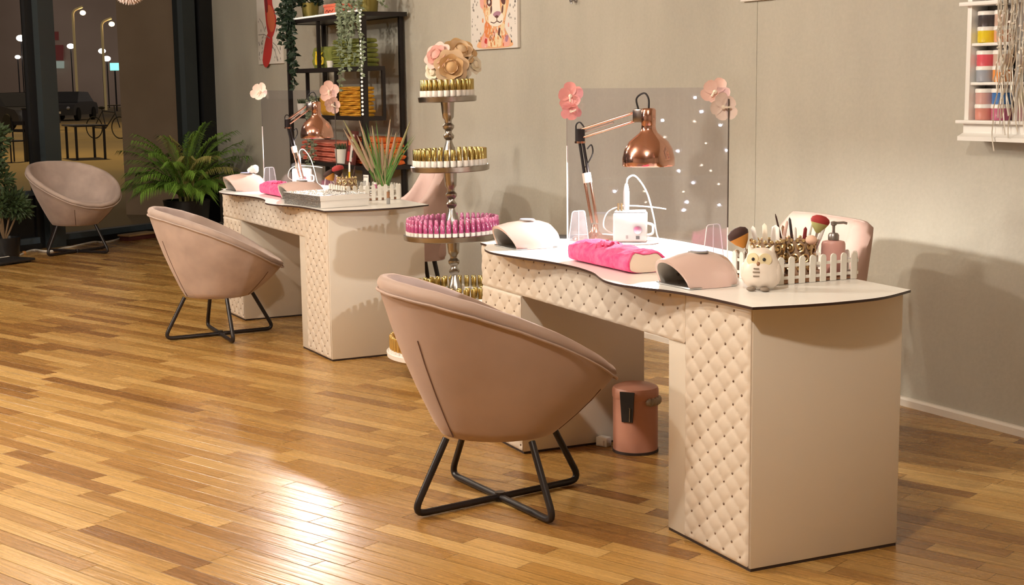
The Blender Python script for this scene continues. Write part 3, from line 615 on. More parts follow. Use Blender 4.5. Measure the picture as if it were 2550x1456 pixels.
def cup(label, k, a, b_, r=.052, h=.105, m='brass'):
    root = thing('brush_cup', label, 'cup', dk(k, a, b_, TOP+.0075), 0, 'gold filigree brush cups')
    MB().lathe([(.001, .0), (r*.86, .0), (r*.9, .006), (r*.84, .02), (r*.93, h), (r*.88, h), (r*.78, .02), (.001, .012)], 'sandw', 28).build('cup_wall', root)
    mb = MB()
    for j in range(3):
        n = 10
        for i in range(n):
            a_ = 2*PI*(i+.5*(j % 2))/n; z = .022+j*.032; rr = .0145
            T = tr(r*.95*cos(a_), r*.95*sin(a_), z) @ rotm('Z', a_) @ rotm('Y', PI/2)
            mb.tube([(rr*(1-t/14)*cos(t*.75), rr*(1-t/14)*sin(t*.75), .002) for t in range(12)], .0034, m, 6, T=T)
            mb.ball((r*.97*cos(a_), r*.97*sin(a_), z), .0048, m, 6, 4)
    for i in range(16): a_ = 2*PI*i/16; mb.ball((r*.96*cos(a_), r*.96*sin(a_), h+.002), .006, m, 6, 4)
    mb.build('filigree', root)
    return root
cup('gold filigree cup of brushes behind the owl on the near desk', 1, -.415, .335, .050)
cup('second gold filigree cup beside the soap dispenser on the near desk', 1, -.405, .445, .050)
cup('gold filigree cup of brushes on the further desk', 2, -.585, .325, .052)
def brush(label, k, a, b_, top, m_h, m_b, bl, bw, hl=.10, lean=(0, 0), m_tip=None, z0=.02, group=None, hr=.004):
    base = dk(k, a, b_, TOP+z0); root = thing('makeup_brush', label, 'brush', base, 0, group)
    T = align((lean[0], lean[1], 1))
    MB().lathe([(.001, 0), (hr*.8, 0), (hr*1.1, hl*.5), (hr*.8, hl*.8), (hr*.001, hl*.8)], m_h, 10, T=T).build('handle', root)
    MB().lathe([(hr*.8, hl*.78), (hr*1.2, hl), (hr*.001, hl)], 'silver', 10, T=T).build('ferrule', root)
    mb = MB(); mb.lathe([(hr*1.1, hl), (bw*.62, hl+bl*.28), (bw*.92, hl+bl*.56)], m_b, 18, T=T, cap=False); mb.lathe([(bw*.92, hl+bl*.56), (bw, hl+bl*.70), (bw*.88, hl+bl*.85), (bw*.5, hl+bl*.97), (.001, hl+bl)], m_tip or m_b, 18, T=T, cap=False); mb.build('bristles', root, ang=80)
    return root
def stick(nm, label, cat, k, a, b_, m, L_, r, lean, z0=.012, tip=None, flat=1, group=None):
    base = dk(k, a, b_, TOP+z0); root = thing(nm, label, cat, base, 0, group); T = align((lean[0], lean[1], 1))
    MB().lathe([(.001, 0), (r, .001), (r, L_*.7), (r*.85, L_*.95), (.001, L_)], m, 10, T=T, sx=1, sy=flat).build('shaft', root)
    if tip: MB().lathe([(r*1.02, L_*.72), (r*.9, L_*.96), (.001, L_*1.005)], tip, 10, T=T, sx=1.02, sy=flat*1.02).build('tip', root)
    return root
g1 = 'brushes and tools in the near gold cups'
brush('large orange and black brush leaning far left behind the owl', 1, -.435, .310, 0, 'brown', 'brush_o', .066, .034, .080, (-.36, -.36), 'brush_k', group=g1)
stick('nail_file', 'broad grey nail file upright behind the owl', 'nail file', 1, -.405, .355, 'label', .150, .021, (-.02, .04), flat=.15, group=g1)
stick('nail_file', 'white nail file leaning left behind the owl', 'nail file', 1, -.425, .325, 'white', .150, .013, (-.16, -.14), flat=.25, group=g1)
stick('nail_file', 'cream nail file beside the white file behind the owl', 'nail file', 1, -.42, .34, 'petal3', .155, .013, (-.07, -.03), flat=.25, group=g1)
stick('nail_art_pen', 'pale pink pen between the two gold cups', 'pen', 1, -.40, .36, 'petalw', .165, .0055, (.05, .20), tip='petal', group=g1)
stick('nail_art_pen', 'dark slim pen standing tallest in the right gold cup', 'pen', 1, -.425, .425, 'brush_k', .185, .0032, (-.12, -.22), group=g1)
stick('nail_art_pen', 'black flat pen leaning left in the right gold cup', 'pen', 1, -.41, .44, 'brush_k', .170, .006, (-.06, -.12), tip='black', flat=.5, group=g1)
stick('nail_art_pen', 'red pen leaning right in the right gold cup', 'pen', 1, -.395, .445, 'red', .140, .006, (.04, .10), tip='redd', group=g1)
stick('nail_art_pen', 'silver pen leaning furthest right in the right gold cup', 'pen', 1, -.385, .46, 'silver', .150, .0055, (.16, .36), tip='white', group=g1)
stick('nail_art_pen', 'brown wooden pen at the left of the right gold cup', 'pen', 1, -.42, .42, 'brown', .145, .0055, (-.1, -.10), tip='brown', group=g1)
stick('nail_art_pen', 'white pen beside the red pen in the right gold cup', 'pen', 1, -.405, .46, 'white', .150, .005, (.08, .16), group=g1)
stick('nail_art_pen', 'grey pen just left of the red pen in the right gold cup', 'pen', 1, -.40, .43, 'greyp', .140, .005, (.0, -.02), tip='white', group=g1)
brush('large multicoloured brush leaning right in the right gold cup', 1, -.39, .47, 0, 'grey', 'brush_p', .056, .030, .115, (.10, .22), 'brush_r', group=g1)
g2 = 'brushes and tools in the further gold cup'
brush('orange brush leaning left in the further gold cup', 2, -.605, .305, 0, 'brown', 'brush_o', .062, .034, .09, (-.35, -.50), 'brush_k', group=g2)
brush('dark red round brush leaning forward in the further gold cup', 2, -.60, .32, 0, 'brown', 'brush_k', .06, .034, .105, (-.06, -.24), 'brush_r', group=g2)
stick('nail_file', 'yellow and white nail file in the further gold cup', 'nail file', 2, -.575, .335, 'yellow', .185, .010, (.0, .03), tip='white', flat=.35, group=g2)
stick('nail_art_pen', 'tan pen leaning left in the further gold cup', 'pen', 2, -.59, .33, 'sandw', .160, .006, (-.12, -.2), group=g2)
stick('nail_art_pen', 'black pen leaning right in the further gold cup', 'pen', 2, -.57, .34, 'brush_k', .165, .005, (.06, .16), group=g2)

p_ = dk(1, -.325, .515, TOP+.0075); pb = thing('soap_dispenser', 'pink soap dispenser with grey pump in the near planter', 'soap dispenser', p_, dr(1)+1.1)
MB().lathe([(.001, 0), (.036, 0), (.038, .004), (.036, .095), (.033, .103), (.014, .107), (.013, .112), (.001, .112)], 'pump', 30, sx=1, sy=.9).build('bottle', pb)
mb = MB(); mb.lathe([(.017, .108), (.017, .122), (.013, .128), (.0045, .13), (.0045, .15), (.009, .153), (.009, .163), (.001, .165)], 'grey', 16); mb.tube([(0, 0, .158), (.03, 0, .160), (.04, 0, .157)], .004, 'grey', 8); mb.build('pump_head', pb)
p_ = dk(1, -.335, .44, TOP+.088); mb = MB(); mb.ball((0, 0, .03), .017, 'sponge', 12, 8, d=(1.2, 1, .85)); mb.tube([(0, 0, .02), (0, 0, -.079)], .003, 'brass', 6); tag(mb.build('sponge_wand', loc=p_), 'peach sponge wand between cup and soap dispenser', 'sponge')

# further desk: tube, small pink bottle, reeds, gift box, small bottle
p_ = dk(2, -.505, .405, TOP+.0075); tb = thing('cream_tube', 'white cream tube standing on its cap in the further planter', 'tube', p_, dr(2)+.3)
def oval(w, d, z, n=20): return [(w*cos(2*PI*i/n), d*sin(2*PI*i/n), z) for i in range(n)]
MB().loft([oval(.016, .016, .02), oval(.019, .017, .04), oval(.021, .010, .085), oval(.0225, .002, .115), oval(.0225, .002, .122)], 'label', closed=True, cap0=True, cap1=True).build('body', tb)
MB().cyl((0, 0, 0), .014, .022, 'white', 18).build('cap', tb)
mb = MB(); mb.box((0, -.0045, .112), (.034, .004, .004), 'greyp'); 
for z in (.09, .083, .076, .069): mb.box((0, -.014+.04*(z-.065), z), (.024, .006, .0016), 'greyp')
mb.build('printed_lines', tb)
p_ = dk(2, -.475, .445, TOP+.0075); sb = thing('nail_polish_bottle', 'small white and pink polish bottle beside the cream tube', 'polish bottle', p_)
MB().cyl((0, 0, 0), .011, .05, 'white', 16).build('bottle', sb); mb = MB(); mb.cyl((0, 0, .05), .010, .022, 'pinkcap', 16); mb.cyl((0, 0, .072), .010, .010, 'white', 16); mb.build('cap', sb)
rd = thing('reed_plant', 'artificial reed plant with tan cattails in the further picket planter', 'plant', dk(2, -.50, .50, TOP+.0075))
MB().lathe([(.001, 0), (.04, 0), (.05, .06), (.001, .06)], 'potw', 24).build('pot', rd)
rg = random.Random(3); fo = MB(); fo2 = MB()
def blade(mb, p0, d, L_, w, bend, m, n=9, m2=None):
    d = Vector(d).normalized(); side = d.cross(Vector((.86, -.48, .0))); side = side.normalized() if side.length > .01 else Vector((0, 1, 0))
    hd = Vector((d.x, d.y, 0)); rows = []
    p = Vector(p0); dirn = d.copy()
    for i in range(n+1):
        t = i/n; ww = w*(1-t)**.7*(.6+.4*min(1, t*4)); rows.append([p-side*ww, p+side*ww]); dirn = (dirn+Vector((hd.x*bend, hd.y*bend, -bend*.5*t))).normalized(); p = p+dirn*L_/n
    mb.loft(rows, m)
rv = Vector((RV.x, RV.y, 0)).normalized()
for i in range(62):
    a = rg.uniform(-1, 1); dep = rg.uniform(-.25, .25)
    d = rv*(a*.55)+Vector((rg.uniform(-.1, .1), rg.uniform(-.1, .1), 0))+Vector((0, 0, 1)); L_ = rg.uniform(.20, .40)*(1-.15*abs(a))
    blade(fo if i % 3 else fo2, (rg.uniform(-.03, .03), rg.uniform(-.03, .03), .05), d, L_, .0042, .05*a if abs(a) > .3 else .01, 'reed_g' if i % 3 else 'reed_t')
fo.build('green_blades', rd); fo2.build('tan_blades', rd)
for i, a in enumerate((-.50, -.36, -.26, -.12, .0, .10, .20, .34, -.44)):
    d = (rv*a*1.15+Vector((0, 0, 1))).normalized(); b0 = Vector((rv.x*a*.05, rv.y*a*.05, .055)); L_ = (.36, .30, .37, .33, .26, .36, .30, .37, .40)[i]
    mb = MB(); mb.tube([b0, b0+d*L_*.5], .0022, 'reed_g', 5); mb.tube([b0+d*L_*.28, b0+d*L_*.33, b0+d*L_*.6, b0+d*L_*.85, b0+d*L_], .0095, 'plume' if i < 7 else 'reed_t', 8, taper=[.5, .95, 1, .6, .12]); mb.build('cattail', rd)
p_ = dk(2, -.295, .10); gb = thing('gift_box', 'silver sparkly gift box at the front corner of the further desk', 'box', p_, dr(2)+.14)
mb = MB(); mb.box((0, 0, .018), (.40, .27, .036), 'label', .002); mb.add([(-.198, -.1362, .002), (.198, -.1362, .002), (.198, -.1362, .036), (-.198, -.1362, .036)], [(0, 1, 2, 3)], 'glitter'); mb.build('box_base', gb)
mb = MB(); mb.box((0, 0, .049), (.41, .28, .026), 'label', .003); mb.add([(-.203, -.1412, .037), (.203, -.1412, .037), (.203, -.1412, .061), (-.203, -.1412, .061)], [(0, 1, 2, 3)], 'glitter'); mb.add([(-.2, -.135, .0624), (.2, -.135, .0624), (.2, .135, .0624), (-.2, .135, .0624)], [(0, 1, 2, 3)], 'glitter'); mb.build('box_lid', gb)
mb = MB()
for i in range(120):
    x = rg.uniform(-.19, .19); y = rg.uniform(-.13, .10)*(1 if rg.random() < .8 else .4); s_ = rg.uniform(.003, .008); mb.ball((x, y, .064), s_, 'crystal', 5, 3, d=(1.3, 1, .7))
tag(mb.build('crystals', gb, smooth=False), kind='stuff')
p_ = dk(2, -.155, .385); sb = thing('nail_polish_bottle', 'small brown capped bottle at the right end of the gift box', 'polish bottle', p_)
MB().cyl((0, 0, 0), .0095, .03, 'greyp', 14).build('bottle', sb); MB().cyl((0, 0, .03), .008, .032, 'brown', 14).build('cap', sb)

# ------------------------------------------------------------------ nail polish tower
TC = Vector((-5.95, -1.31, 0)); lean = Matrix.Rotation(-.022, 4, F)     # leans a touch to the left
tw = thing('polish_tower', 'tall five-tier nickel stand for nail polish between the two desks', 'display stand', TC)
tiers = [(.132, .330), (.362, .277), (.672, .228), (.985, .181), (1.300, .133)]
def onT(x, y, z): return lean @ Vector((x, y, z))
for i, (z, r) in enumerate(tiers):
    MB().lathe([(.001, 0), (r-.006, 0), (r, .003), (r+.002, .024), (r-.003, .027), (r-.006, .024), (.001, .024)], 'steel' if i > 1 else 'label', 56, (0, 0, z-.024), T=lean).build('tier', tw)
def baluster(z0, z1):
    h = z1-z0
    pr = [(.022, 0), (.034, .06), (.036, .14), (.026, .26), (.016, .34), (.014, .38), (.024, .42), (.025, .45), (.015, .49), (.015, .52), (.026, .56), (.027, .60), (.016, .64), (.017, .68), (.026, .72), (.028, .80), (.030, .90), (.034, 1)]
    return [(r, z0+t*h) for r, t in pr]
for (z0, r0), (z1, r1) in zip(tiers, tiers[1:]): MB().lathe(baluster(z0, z1-.008), 'steel', 28, T=lean).build('column', tw)
MB().lathe([(.001, 0), (.12, 0), (.125, .01), (.05, .03), (.03, .06), (.03, .124), (.001, .124)], 'steel', 36).build('base', tw)
# rhinestone chain wound round the upper column
mb = MB()
for i in range(70):
    a = i*.42; z = 1.10+i*.0016; mb.ball(tuple(onT((.029+.004*sin(i*.9))*cos(a), (.029+.004*sin(i*.9))*sin(a), z)), .005, 'pearl', 6, 4)
tag(mb.build('rhinestone_chain'), 'string of small stones wound round the upper column of the tower', 'bead chain')
def bottle_proto(kind):
    if kind == 'gold':
        mb = MB(); mb.lathe([(.001, 0), (.0128, 0), (.0130, .002), (.0130, .027), (.012, .029), (.001, .029)], 'label', 12); o = mb.build('nail_polish_bottle')
        c = MB(); c.lathe([(.0108, .029), (.0110, .031), (.0108, .076), (.0098, .078), (.001, .0785)], 'goldcap', 12).build('cap', o)
    elif kind == 'pink':
        mb = MB(); mb.lathe([(.001, 0), (.0115, 0), (.0115, .018), (.001, .018)], 'label', 10); o = mb.build('nail_polish_bottle')
        c = MB(); c.lathe([(.0105, .018), (.0105, .056), (.008, .059)], 'pinkpol', 10); c.lathe([(.008, .059), (.0078, .072), (.006, .076), (.001, .0765)], 'pinkcap', 10); c.build('cap', o)
    else:
        mb = MB(); mb.lathe([(.001, 0), (.0125, 0), (.0125, .014), (.001, .014)], 'label', 10); o = mb.build('nail_polish_bottle')
        c = MB(); c.lathe([(.0105, .014), (.0105, .070), (.009, .073), (.001, .0735)], 'amberpol', 10).build('cap', o)
    return o
protos = {}
def ring(kind, z, r, n, label, group, a0=0, skip=None):
    for i in range(n):
        a = a0+2*PI*i/n
        if skip and skip(a): continue
        q = TC+onT(r*cos(a), r*sin(a), z+.0005)
        if kind not in protos: protos[kind] = bottle_proto(kind); o = protos[kind]; o.location = q
        else: o = dup(protos[kind], q)
        tag(o, label, 'polish bottle', group)
ring('gold', 1.300, .113, 26, 'gold capped polish bottle on the top tier, under the roses', 'gold capped bottles on the top tier')
ring('gold', .985, .160, 34, 'gold capped polish bottle on the second tier of the tower', 'gold capped bottles on the second tier')
ring('pink', .672, .207, 46, 'raspberry polish bottle in the outer ring of the pink tier', 'raspberry bottles, outer ring')
ring('pink', .672, .165, 34, 'raspberry polish bottle in the inner ring of the pink tier', 'raspberry bottles, inner ring')
ring('gold', .362, .255, 46, 'gold capped bottle in the outer ring of the tier below the pink one', 'gold capped bottles on the fourth tier, outer ring')
ring('gold', .362, .205, 34, 'gold capped bottle in the inner ring of the tier below the pink one', 'gold capped bottles on the fourth tier, inner ring')
seen = lambda a: not (math.radians(170) < a % (2*PI) < math.radians(320))
ring('amber', .132, .308, 58, 'amber bottle in the outer ring of the lowest tower tier', 'amber bottles on the lowest tier, outer ring', skip=seen)
ring('amber', .132, .262, 46, 'amber bottle in the inner ring of the lowest tower tier', 'amber bottles on the lowest tier, inner ring', skip=seen)

def rose(label, pos, facing, r, m1, m2):
    root = thing('rose', label, 'flower', pos, 0, 'fabric roses on top of the tower'); T = align(facing)
    MB().ball((0, 0, -r*.10), r*.52, m1, 14, 10, T=T).build('flower_core', root)
    for layer, (n, rr, tilt, sz) in enumerate(((4, .16, 1.35, .55), (5, .30, 1.12, .75), (6, .45, .85, .9), (7, .58, .45, 1.0))):
        for i in range(n):
            a = 2*PI*i/n+layer*.5; P = []
            L_, w = r*sz*.85, r*sz*.62
            for j in range(6):
                t = j/5; row = []
                for x in (-1, -.6, -.2, .2, .6, 1):
                    ww = w*(sin(PI*(.18+.72*t))**.6)*x; out = -(.35*r*sz)*x*x*.7
                    yy = rr*r*.5+L_*t*cos(tilt)+(L_*.12*t*t if layer > 1 else 0)+out*.6; zz = L_*t*sin(tilt)-r*.2-(L_*.16*t**3 if layer > 1 else 0)
                    row.append((ww, yy, zz))
                P.append(row)
            MB().loft(P, m2 if layer % 2 else m1, T=T @ rotm('Z', a)).build('petal', root, ang=80)
    return root
def tp(dx, dz, dd=0): return TC+onT(0, 0, 0)+rv*dx-Vector((F.x, F.y, 0)).normalized()*dd+Vector((0, 0, dz))
rose('tan rose at the front of the bunch on the tower', tp(-.005, 1.435, .055), tocam+Vector((0, 0, -.1)), .072, 'rose_tan', 'rose_tan2')
rose('pale tan rose at the top right of the bunch on the tower', tp(.035, 1.505, .0), tocam+Vector((.1, .4, .8)), .070, 'rose_tan2', 'rose_tan')
rose('dusty pink rose at the top left of the bunch on the tower', tp(-.068, 1.485, .02), tocam+Vector((-.3, -.5, .5)), .062, 'rose_pink', 'petal')
rose('cream rose at the lower left of the bunch on the tower', tp(-.088, 1.415, .01), tocam+Vector((-.2, -.9, 0)), .045, 'rose_cream', 'petal3')
rose('cream rose at the right of the bunch on the tower', tp(.098, 1.445, .0), tocam+Vector((.3, .9, .2)), .042, 'rose_cream', 'petal3')
rose('small cream rose under the front tan rose on the tower', tp(.045, 1.405, .03), tocam+Vector((0, .3, -.2)), .036, 'rose_cream', 'petal3')

# ------------------------------------------------------------------ black shelf unit by the wall
XA, XB, YF, YK, XE = -10.74, -9.26, -.36, -.03, -8.99
su = thing('shelf_unit', 'black metal staggered shelf unit standing against the grey wall', 'shelf unit', (0, 0, 0))
t_ = .03
def bar(mb, p, q, w=t_):
    p, q = Vector(p), Vector(q); mb.box(tuple((p+q)/2), tuple(max(abs(a), w) for a in (q-p)), 'blackm')
ZT = 1.845
for x, y in ((XA, YF), (XB, YF), (XA-.1, YK), (-9.36, YK)):
    mb = MB(); bar(mb, (x, y, 0), (x, y, ZT), .042 if (x, y) == (XB, YF) else t_); mb.build('post', su, smooth=False)
mb = MB(); bar(mb, (XA, YF, ZT), (XB, YF, ZT)); bar(mb, (XA-.1, YK, ZT), (-9.36, YK, ZT)); bar(mb, (XB, YF, ZT), (XB, YK, ZT)); bar(mb, (XA, YF, ZT), (XA, YK, ZT)); mb.box(((XA+XB)/2, (YF+YK)/2, ZT-.005), (XB-XA, YK-YF, .012), 'blackm'); mb.build('top_frame', su, smooth=False)
YM = -.215
for z, yk in ((1.475, YM), (1.13, YM), (.785, YK)):
    mb = MB(); bar(mb, (XA, YF, z), (XB, YF, z)); bar(mb, (XA, yk, z), (XB, yk, z)); bar(mb, (XB, YF, z), (XB, yk, z)); bar(mb, (XA, YF, z), (XA, yk, z)); mb.box(((XA+XB)/2, (YF+yk)/2, z), (XB-XA, yk-YF, .012), 'blackm'); mb.build('shelf', su, smooth=False)
for x, y, z0, z1 in ((XB, YM, 1.13, 1.475), (-9.77, YF, 1.13, 1.475), (-10.10, YF, 1.475, ZT), (XA, YM, 1.13, 1.475)):
    mb = MB(); bar(mb, (x, y, z0), (x, y, z1), .024); mb.build('post', su, smooth=False)
mb = MB(); bar(mb, (XA, YF, .35), (XB, YF, .35)); bar(mb, (XA, YK, .35), (XB, YK, .35)); mb.box(((XA+XB)/2, (YF+YK)/2, .35), (XB-XA, YK-YF, .012), 'blackm'); mb.build('shelf', su, smooth=False)

def towel(label, x, y, z, w, d, h, m, group, rz=0, folds=2):
    mb = MB(); n = 30; rows = []; sd = random.random()*9
    def sec(xx, k):
        out = []
        for i in range(n):
            a = 2*PI*i/n; c, s_ = cos(a), sin(a)
            yy = d/2*math.copysign(abs(c)**.35, c); zz = h/2+h/2*math.copysign(abs(s_)**.6, s_)*k
            if c < -.55: yy += .012*abs(cos(folds*PI*(zz/h)))**6
            out.append((xx, yy+.003*sin(xx*30+sd+i), max(.0005, zz+.0018*sin(xx*25+sd*3+i*.6))))
        return out
    for xx, k in [(-w/2, .6), (-w/2+.004, .85), (-w/2+.015, .97)]+[(-w/2+.03+(w-.06)*j/9, 1) for j in range(10)]+[(w/2-.015, .97), (w/2-.004, .85), (w/2, .6)]: rows.append(sec(xx, k))
    mb.loft(rows, m, closed=True, cap0=True, cap1=True)
    return tag(mb.build('folded_towel', loc=(x, y, z), rz=rz, ang=60), label, 'towel', group)
z = 1.482
for i in range(6): towel('olive towel %s in the stack on the upper shelf' % ['at the bottom', 'second from the bottom', 'third from the bottom', 'third from the top', 'second from the top', 'on top'][i], -9.595+.008*sin(i*2), -.285, z, .55, .125, .0335, 'olive', 'olive towels stacked on the upper shelf', .02*sin(i)); z += .034
towel('upright olive towel with gold print leaning left of the olive stack', -10.13, -.275, 1.482, .38, .11, .165, 'olive', None)
mb = MB(); 
for j in range(7): mb.tube(spline([(rg.uniform(-.09, .09), -.131, rg.uniform(.03, .13)) for _ in range(4)], 4), .0035, 'yellow', 5)
tag(mb.build('gold_bow', loc=(-10.14, -.215, 1.482)), 'gold ribbon ornament on the upright olive towel', 'ribbon')
z = 1.137
for i in range(8): towel('mustard towel %s in the stack on the middle shelf' % ['at the bottom', 'second from the bottom', 'third from the bottom', 'fourth from the bottom', 'fourth from the top', 'third from the top', 'second from the top', 'on top'][i], -9.585+.008*sin(i*1.7), -.285, z, .36, .125, .026, 'mustard', 'mustard towels stacked on the middle shelf', .02*sin(i*2)); z += .0268
towel('thick mustard towel standing left of the mustard stack', -9.985, -.285, 1.137, .34, .12, .185, 'mustard', None)
z = .792
for i in range(4): towel('coral towel %s in the low pile left of the picture' % ['at the bottom', 'second from the bottom', 'second from the top', 'on top'][i], -10.28+.02*sin(i*2), -.2, z, .62, .27, .038, 'coralt', 'coral towels on the lower shelf', .03*sin(i)); z += .0385
z = .792
for i in range(5): towel('orange towel %s in the low pile right of the picture' % ['at the bottom', 'second from the bottom', 'in the middle', 'second from the top', 'on top'][i], -9.53+.01*sin(i*1.3), -.15, z, .40, .24, .04, 'orange', 'orange towels on the lower shelf', .03*sin(i*2)); z += .0405
pf = thing('picture_frame', 'dark red framed picture leaning on the lower shelf', 'picture', (-9.66, -.318, .7925), -.1)
T = rotm('X', -.14)
mb = MB()
for c_, d_ in (((0, 0, .012), (.21, .018, .024)), ((0, 0, .233), (.21, .018, .024)), ((-.093, 0, .122), (.024, .018, .2)), ((.093, 0, .122), (.024, .018, .2))): mb.box(c_, d_, 'rug', T=T)
mb.build('frame', pf, smooth=False)
mb = MB(); mb.box((0, .002, .122), (.17, .006, .20), 'redd', T=T); mb.box((.012, -.003, .122), (.05, .004, .20), 'label', T=T); mb.box((-.05, -.003, .06), (.06, .004, .07), 'red', T=T); mb.box((-.05, -.003, .17), (.06, .004, .06), 'red2', T=T); mb.box((.058, -.003, .17), (.04, .004, .05), 'red', T=T); mb.box((.058, -.003, .08), (.04, .004, .05), 'black', T=T); mb.build('print', pf, smooth=False)
def cactus(label, x, y, z, s=1):
    r_ = thing('potted_cactus', label, 'plant', (x, y, z), 0, 'small cacti in white pots')
    MB().lathe([(.001, 0), (.036*s, 0), (.044*s, .085*s), (.038*s, .085*s), (.036*s, .07*s), (.001, .07*s)], 'potw', 20).build('pot', r_)
    mb = MB()
    for i in range(26):
        a = i*2.4; rr = .03*s*math.sqrt(i/26); d = Vector((cos(a)*rr*12, sin(a)*rr*12, 1)); mb.tube([(cos(a)*rr, sin(a)*rr, .065*s), Vector((cos(a)*rr, sin(a)*rr, .065*s))+d.normalized()*.055*s], .006*s, 'cactus', 5, taper=[1, .15])
    mb.build('spines', r_); return r_
cactus('small cactus in a white pot at the left of the middle shelf', -10.66, -.29, 1.137, 1.05)
cactus('small cactus in a white pot on the lower shelf beside the coral pile', -9.90, -.28, .792, 1.25)
mb = MB(); mb.lathe([(.001, 0), (.024, 0), (.03, .058), (.026, .058), (.022, .006), (.001, .006)], 'potw', 18); tag(mb.build('white_cup', loc=(-9.935, -.335, 1.4815)), 'small white cup in front of the upright olive towel', 'cup')
cb = thing('coral_box', 'coral gift box on top of the shelf unit', 'box', (-10.0, -.225, 1.8605), 0)
MB().box((0, 0, .036), (.25, .15, .072), 'coral', .003).build('box_body', cb)
MB().box((0, 0, .080), (.26, .16, .020), 'coral', .003).build('box_lid', cb)
mb = MB(); mb.tube(spline([(-.09, -.0762, .035), (-.06, -.0762, .05), (-.04, -.0762, .03), (-.01, -.0762, .045), (.03, -.0762, .035), (.06, -.0762, .05)], 5), .0025, 'redd', 5); mb.tube(spline([(.1262, -.05, .05), (.1262, -.01, .062), (.1262, .04, .035)], 5), .004, 'label', 5); mb.build('script_print', cb)

def leafy(mb, p, d, L_, w, m):
    d = Vector(d).normalized(); s_ = d.cross(Vector((rg.uniform(-.4, .4)+.86, rg.uniform(-.4, .4)-.48, rg.uniform(-.5, .5)))); s_ = s_.normalized() if s_.length > .01 else Vector((1, 0, 0)); p = Vector(p)
    up = d.cross(s_)*.12*L_
    mb.add([p, p+d*L_*.4+s_*w+up, p+d*L_, p+d*L_*.4-s_*w+up], [(0, 1, 2, 3)], m)
def trailing(name, label, loc, pot, strands, m, lw, pm, spread=.05):
    root = thing(name, label, 'plant', loc)
    pr, ph = pot
    MB().lathe([(.001, 0), (pr*.8, 0), (pr, ph), (pr*.9, ph), (pr*.85, ph*.85), (.001, ph*.85)], pm, 22).build('pot', root)
    mb = MB(); st_ = MB()
    for (ox, oy, Lz) in strands:
        pts = [Vector((ox*.3, oy*.3, ph*.9)), Vector((ox*.7, oy*.7, ph+.05)), Vector((ox, oy, ph-.02))]
        n = max(3, int(Lz/.06))
        for i in range(n): pts.append(Vector((ox+rg.uniform(-.012, .012), oy+rg.uniform(-.012, .012), ph-.02-Lz*(i+1)/n)))
        pts = spline(pts, 4); st_.tube(pts, .0022, m, 4)
        for i, q in enumerate(pts):
            for _ in range(2 if i % 2 else 1):
                a = rg.uniform(0, 2*PI); leafy(mb, q, (cos(a), sin(a), rg.uniform(-.7, .3)), lw*rg.uniform(.7, 1.3), lw*.33, m)
    for i in range(70):
        a = rg.uniform(0, 2*PI); leafy(mb, (pr*.7*cos(a), pr*.7*sin(a), ph+rg.uniform(-.01, spread)), (cos(a), sin(a), rg.uniform(0, .9)), lw*1.2, lw*.4, m)
    mb.build('leaves', root, smooth=False); st_.build('stems', root)
    return root
trailing('trailing_ivy', 'dark trailing ivy in a gold pot at the left top of the shelf unit', (-10.59, -.23, 1.8605), (.07, .13), [(-.20+.045*i, -.16-.02*(i % 3), .14+.02*((i*37) % 10)) for i in range(6)]+[(.05, -.165, .62), (-.01, -.16, .42), (.02, -.17, .52)], 'leaf_dark', .05, 'potg')
trailing('trailing_plant', 'grey-green trailing plant in an olive pot at the front corner of the shelf top', (-9.44, -.24, 1.8605), (.085, .20), [(-.12+.035*i, -.16-.015*(i % 3), .30+.30*((i*53) % 10)/10) for i in range(8)]+[(.20, -.14, .55), (.26, .0, .15), (.225, -.16, .62), (-.13, -.17, .72)], 'leaf_grey', .034, 'potg', .1)
trailing('trailing_plant', 'dull green trailing plant on the middle shelf behind the pink orchids', (-10.22, -.30, 1.137), (.045, .09), [(-.06+.03*i, -.10-.01*(i % 2), .2+.28*((i*29) % 10)/10) for i in range(6)], 'leaf_grey', .03, 'potw', .04)
mb = MB()
n = 0
for i in range(26):
    z = 1.85-i*.0275; mb.ball((XB+.035, YF-.03, z), .0088, 'pearl', 8, 6)
for i in range(58):
    x = XB+.03-i*.0245; mb.ball((x, YF-.02, ZT+.022), .0075, 'pearl', 6, 5)
tag(mb.build('pearl_garland'), 'string of white pearls along the shelf top and down its front post', 'bead garland')

# ------------------------------------------------------------------ pictures on the wall
def canvas(label, x0, x1, z0, z1):
    root = thing('canvas_print', label, 'picture', ((x0+x1)/2, -.012, z0))
    MB().box((0, 0, (z1-z0)/2), (x1-x0, .022, z1-z0), 'canvas', .002).build('canvas', root); return root
def blob(mb, pts, m, y=-.0118, k=5):
    P = spline([(x, y, z) for x, z in pts], k, True); n = len(P); c = sum(P, Vector())/n
    mb.add(list(P)+[c], [(i, (i+1) % n, n) for i in range(n)], m)
c1 = canvas('canvas of a red watercolour bird on the left of the grey wall', -12.47, -11.85, 1.556, 2.20)
mb = MB(); bd = [(-.02, .62), (.05, .58), (.10, .50), (.11, .40), (.16, .32), (.17, .24), (.12, .16), (.07, .12), (.02, .13), (-.02, .22), (-.04, .35), (-.05, .50)]
blob(mb, bd, 'red'); blob(mb, [(.02, .40), (.10, .38), (.15, .28), (.12, .19), (.05, .18), (0, .28)], 'red2', -.0121); blob(mb, [(-.04, .52), (.0, .50), (.02, .36), (-.03, .36)], 'redd', -.0121)
blob(mb, [(-.01, .16), (.08, .15), (.07, .02), (.02, -.08), (-.06, -.13), (-.12, -.08), (-.09, .03)], 'red', -.0119); o = mb.build('bird', c1); o.location = (-.03, 0, .1); o.scale = (1.35, 1, 1)
mb = MB()
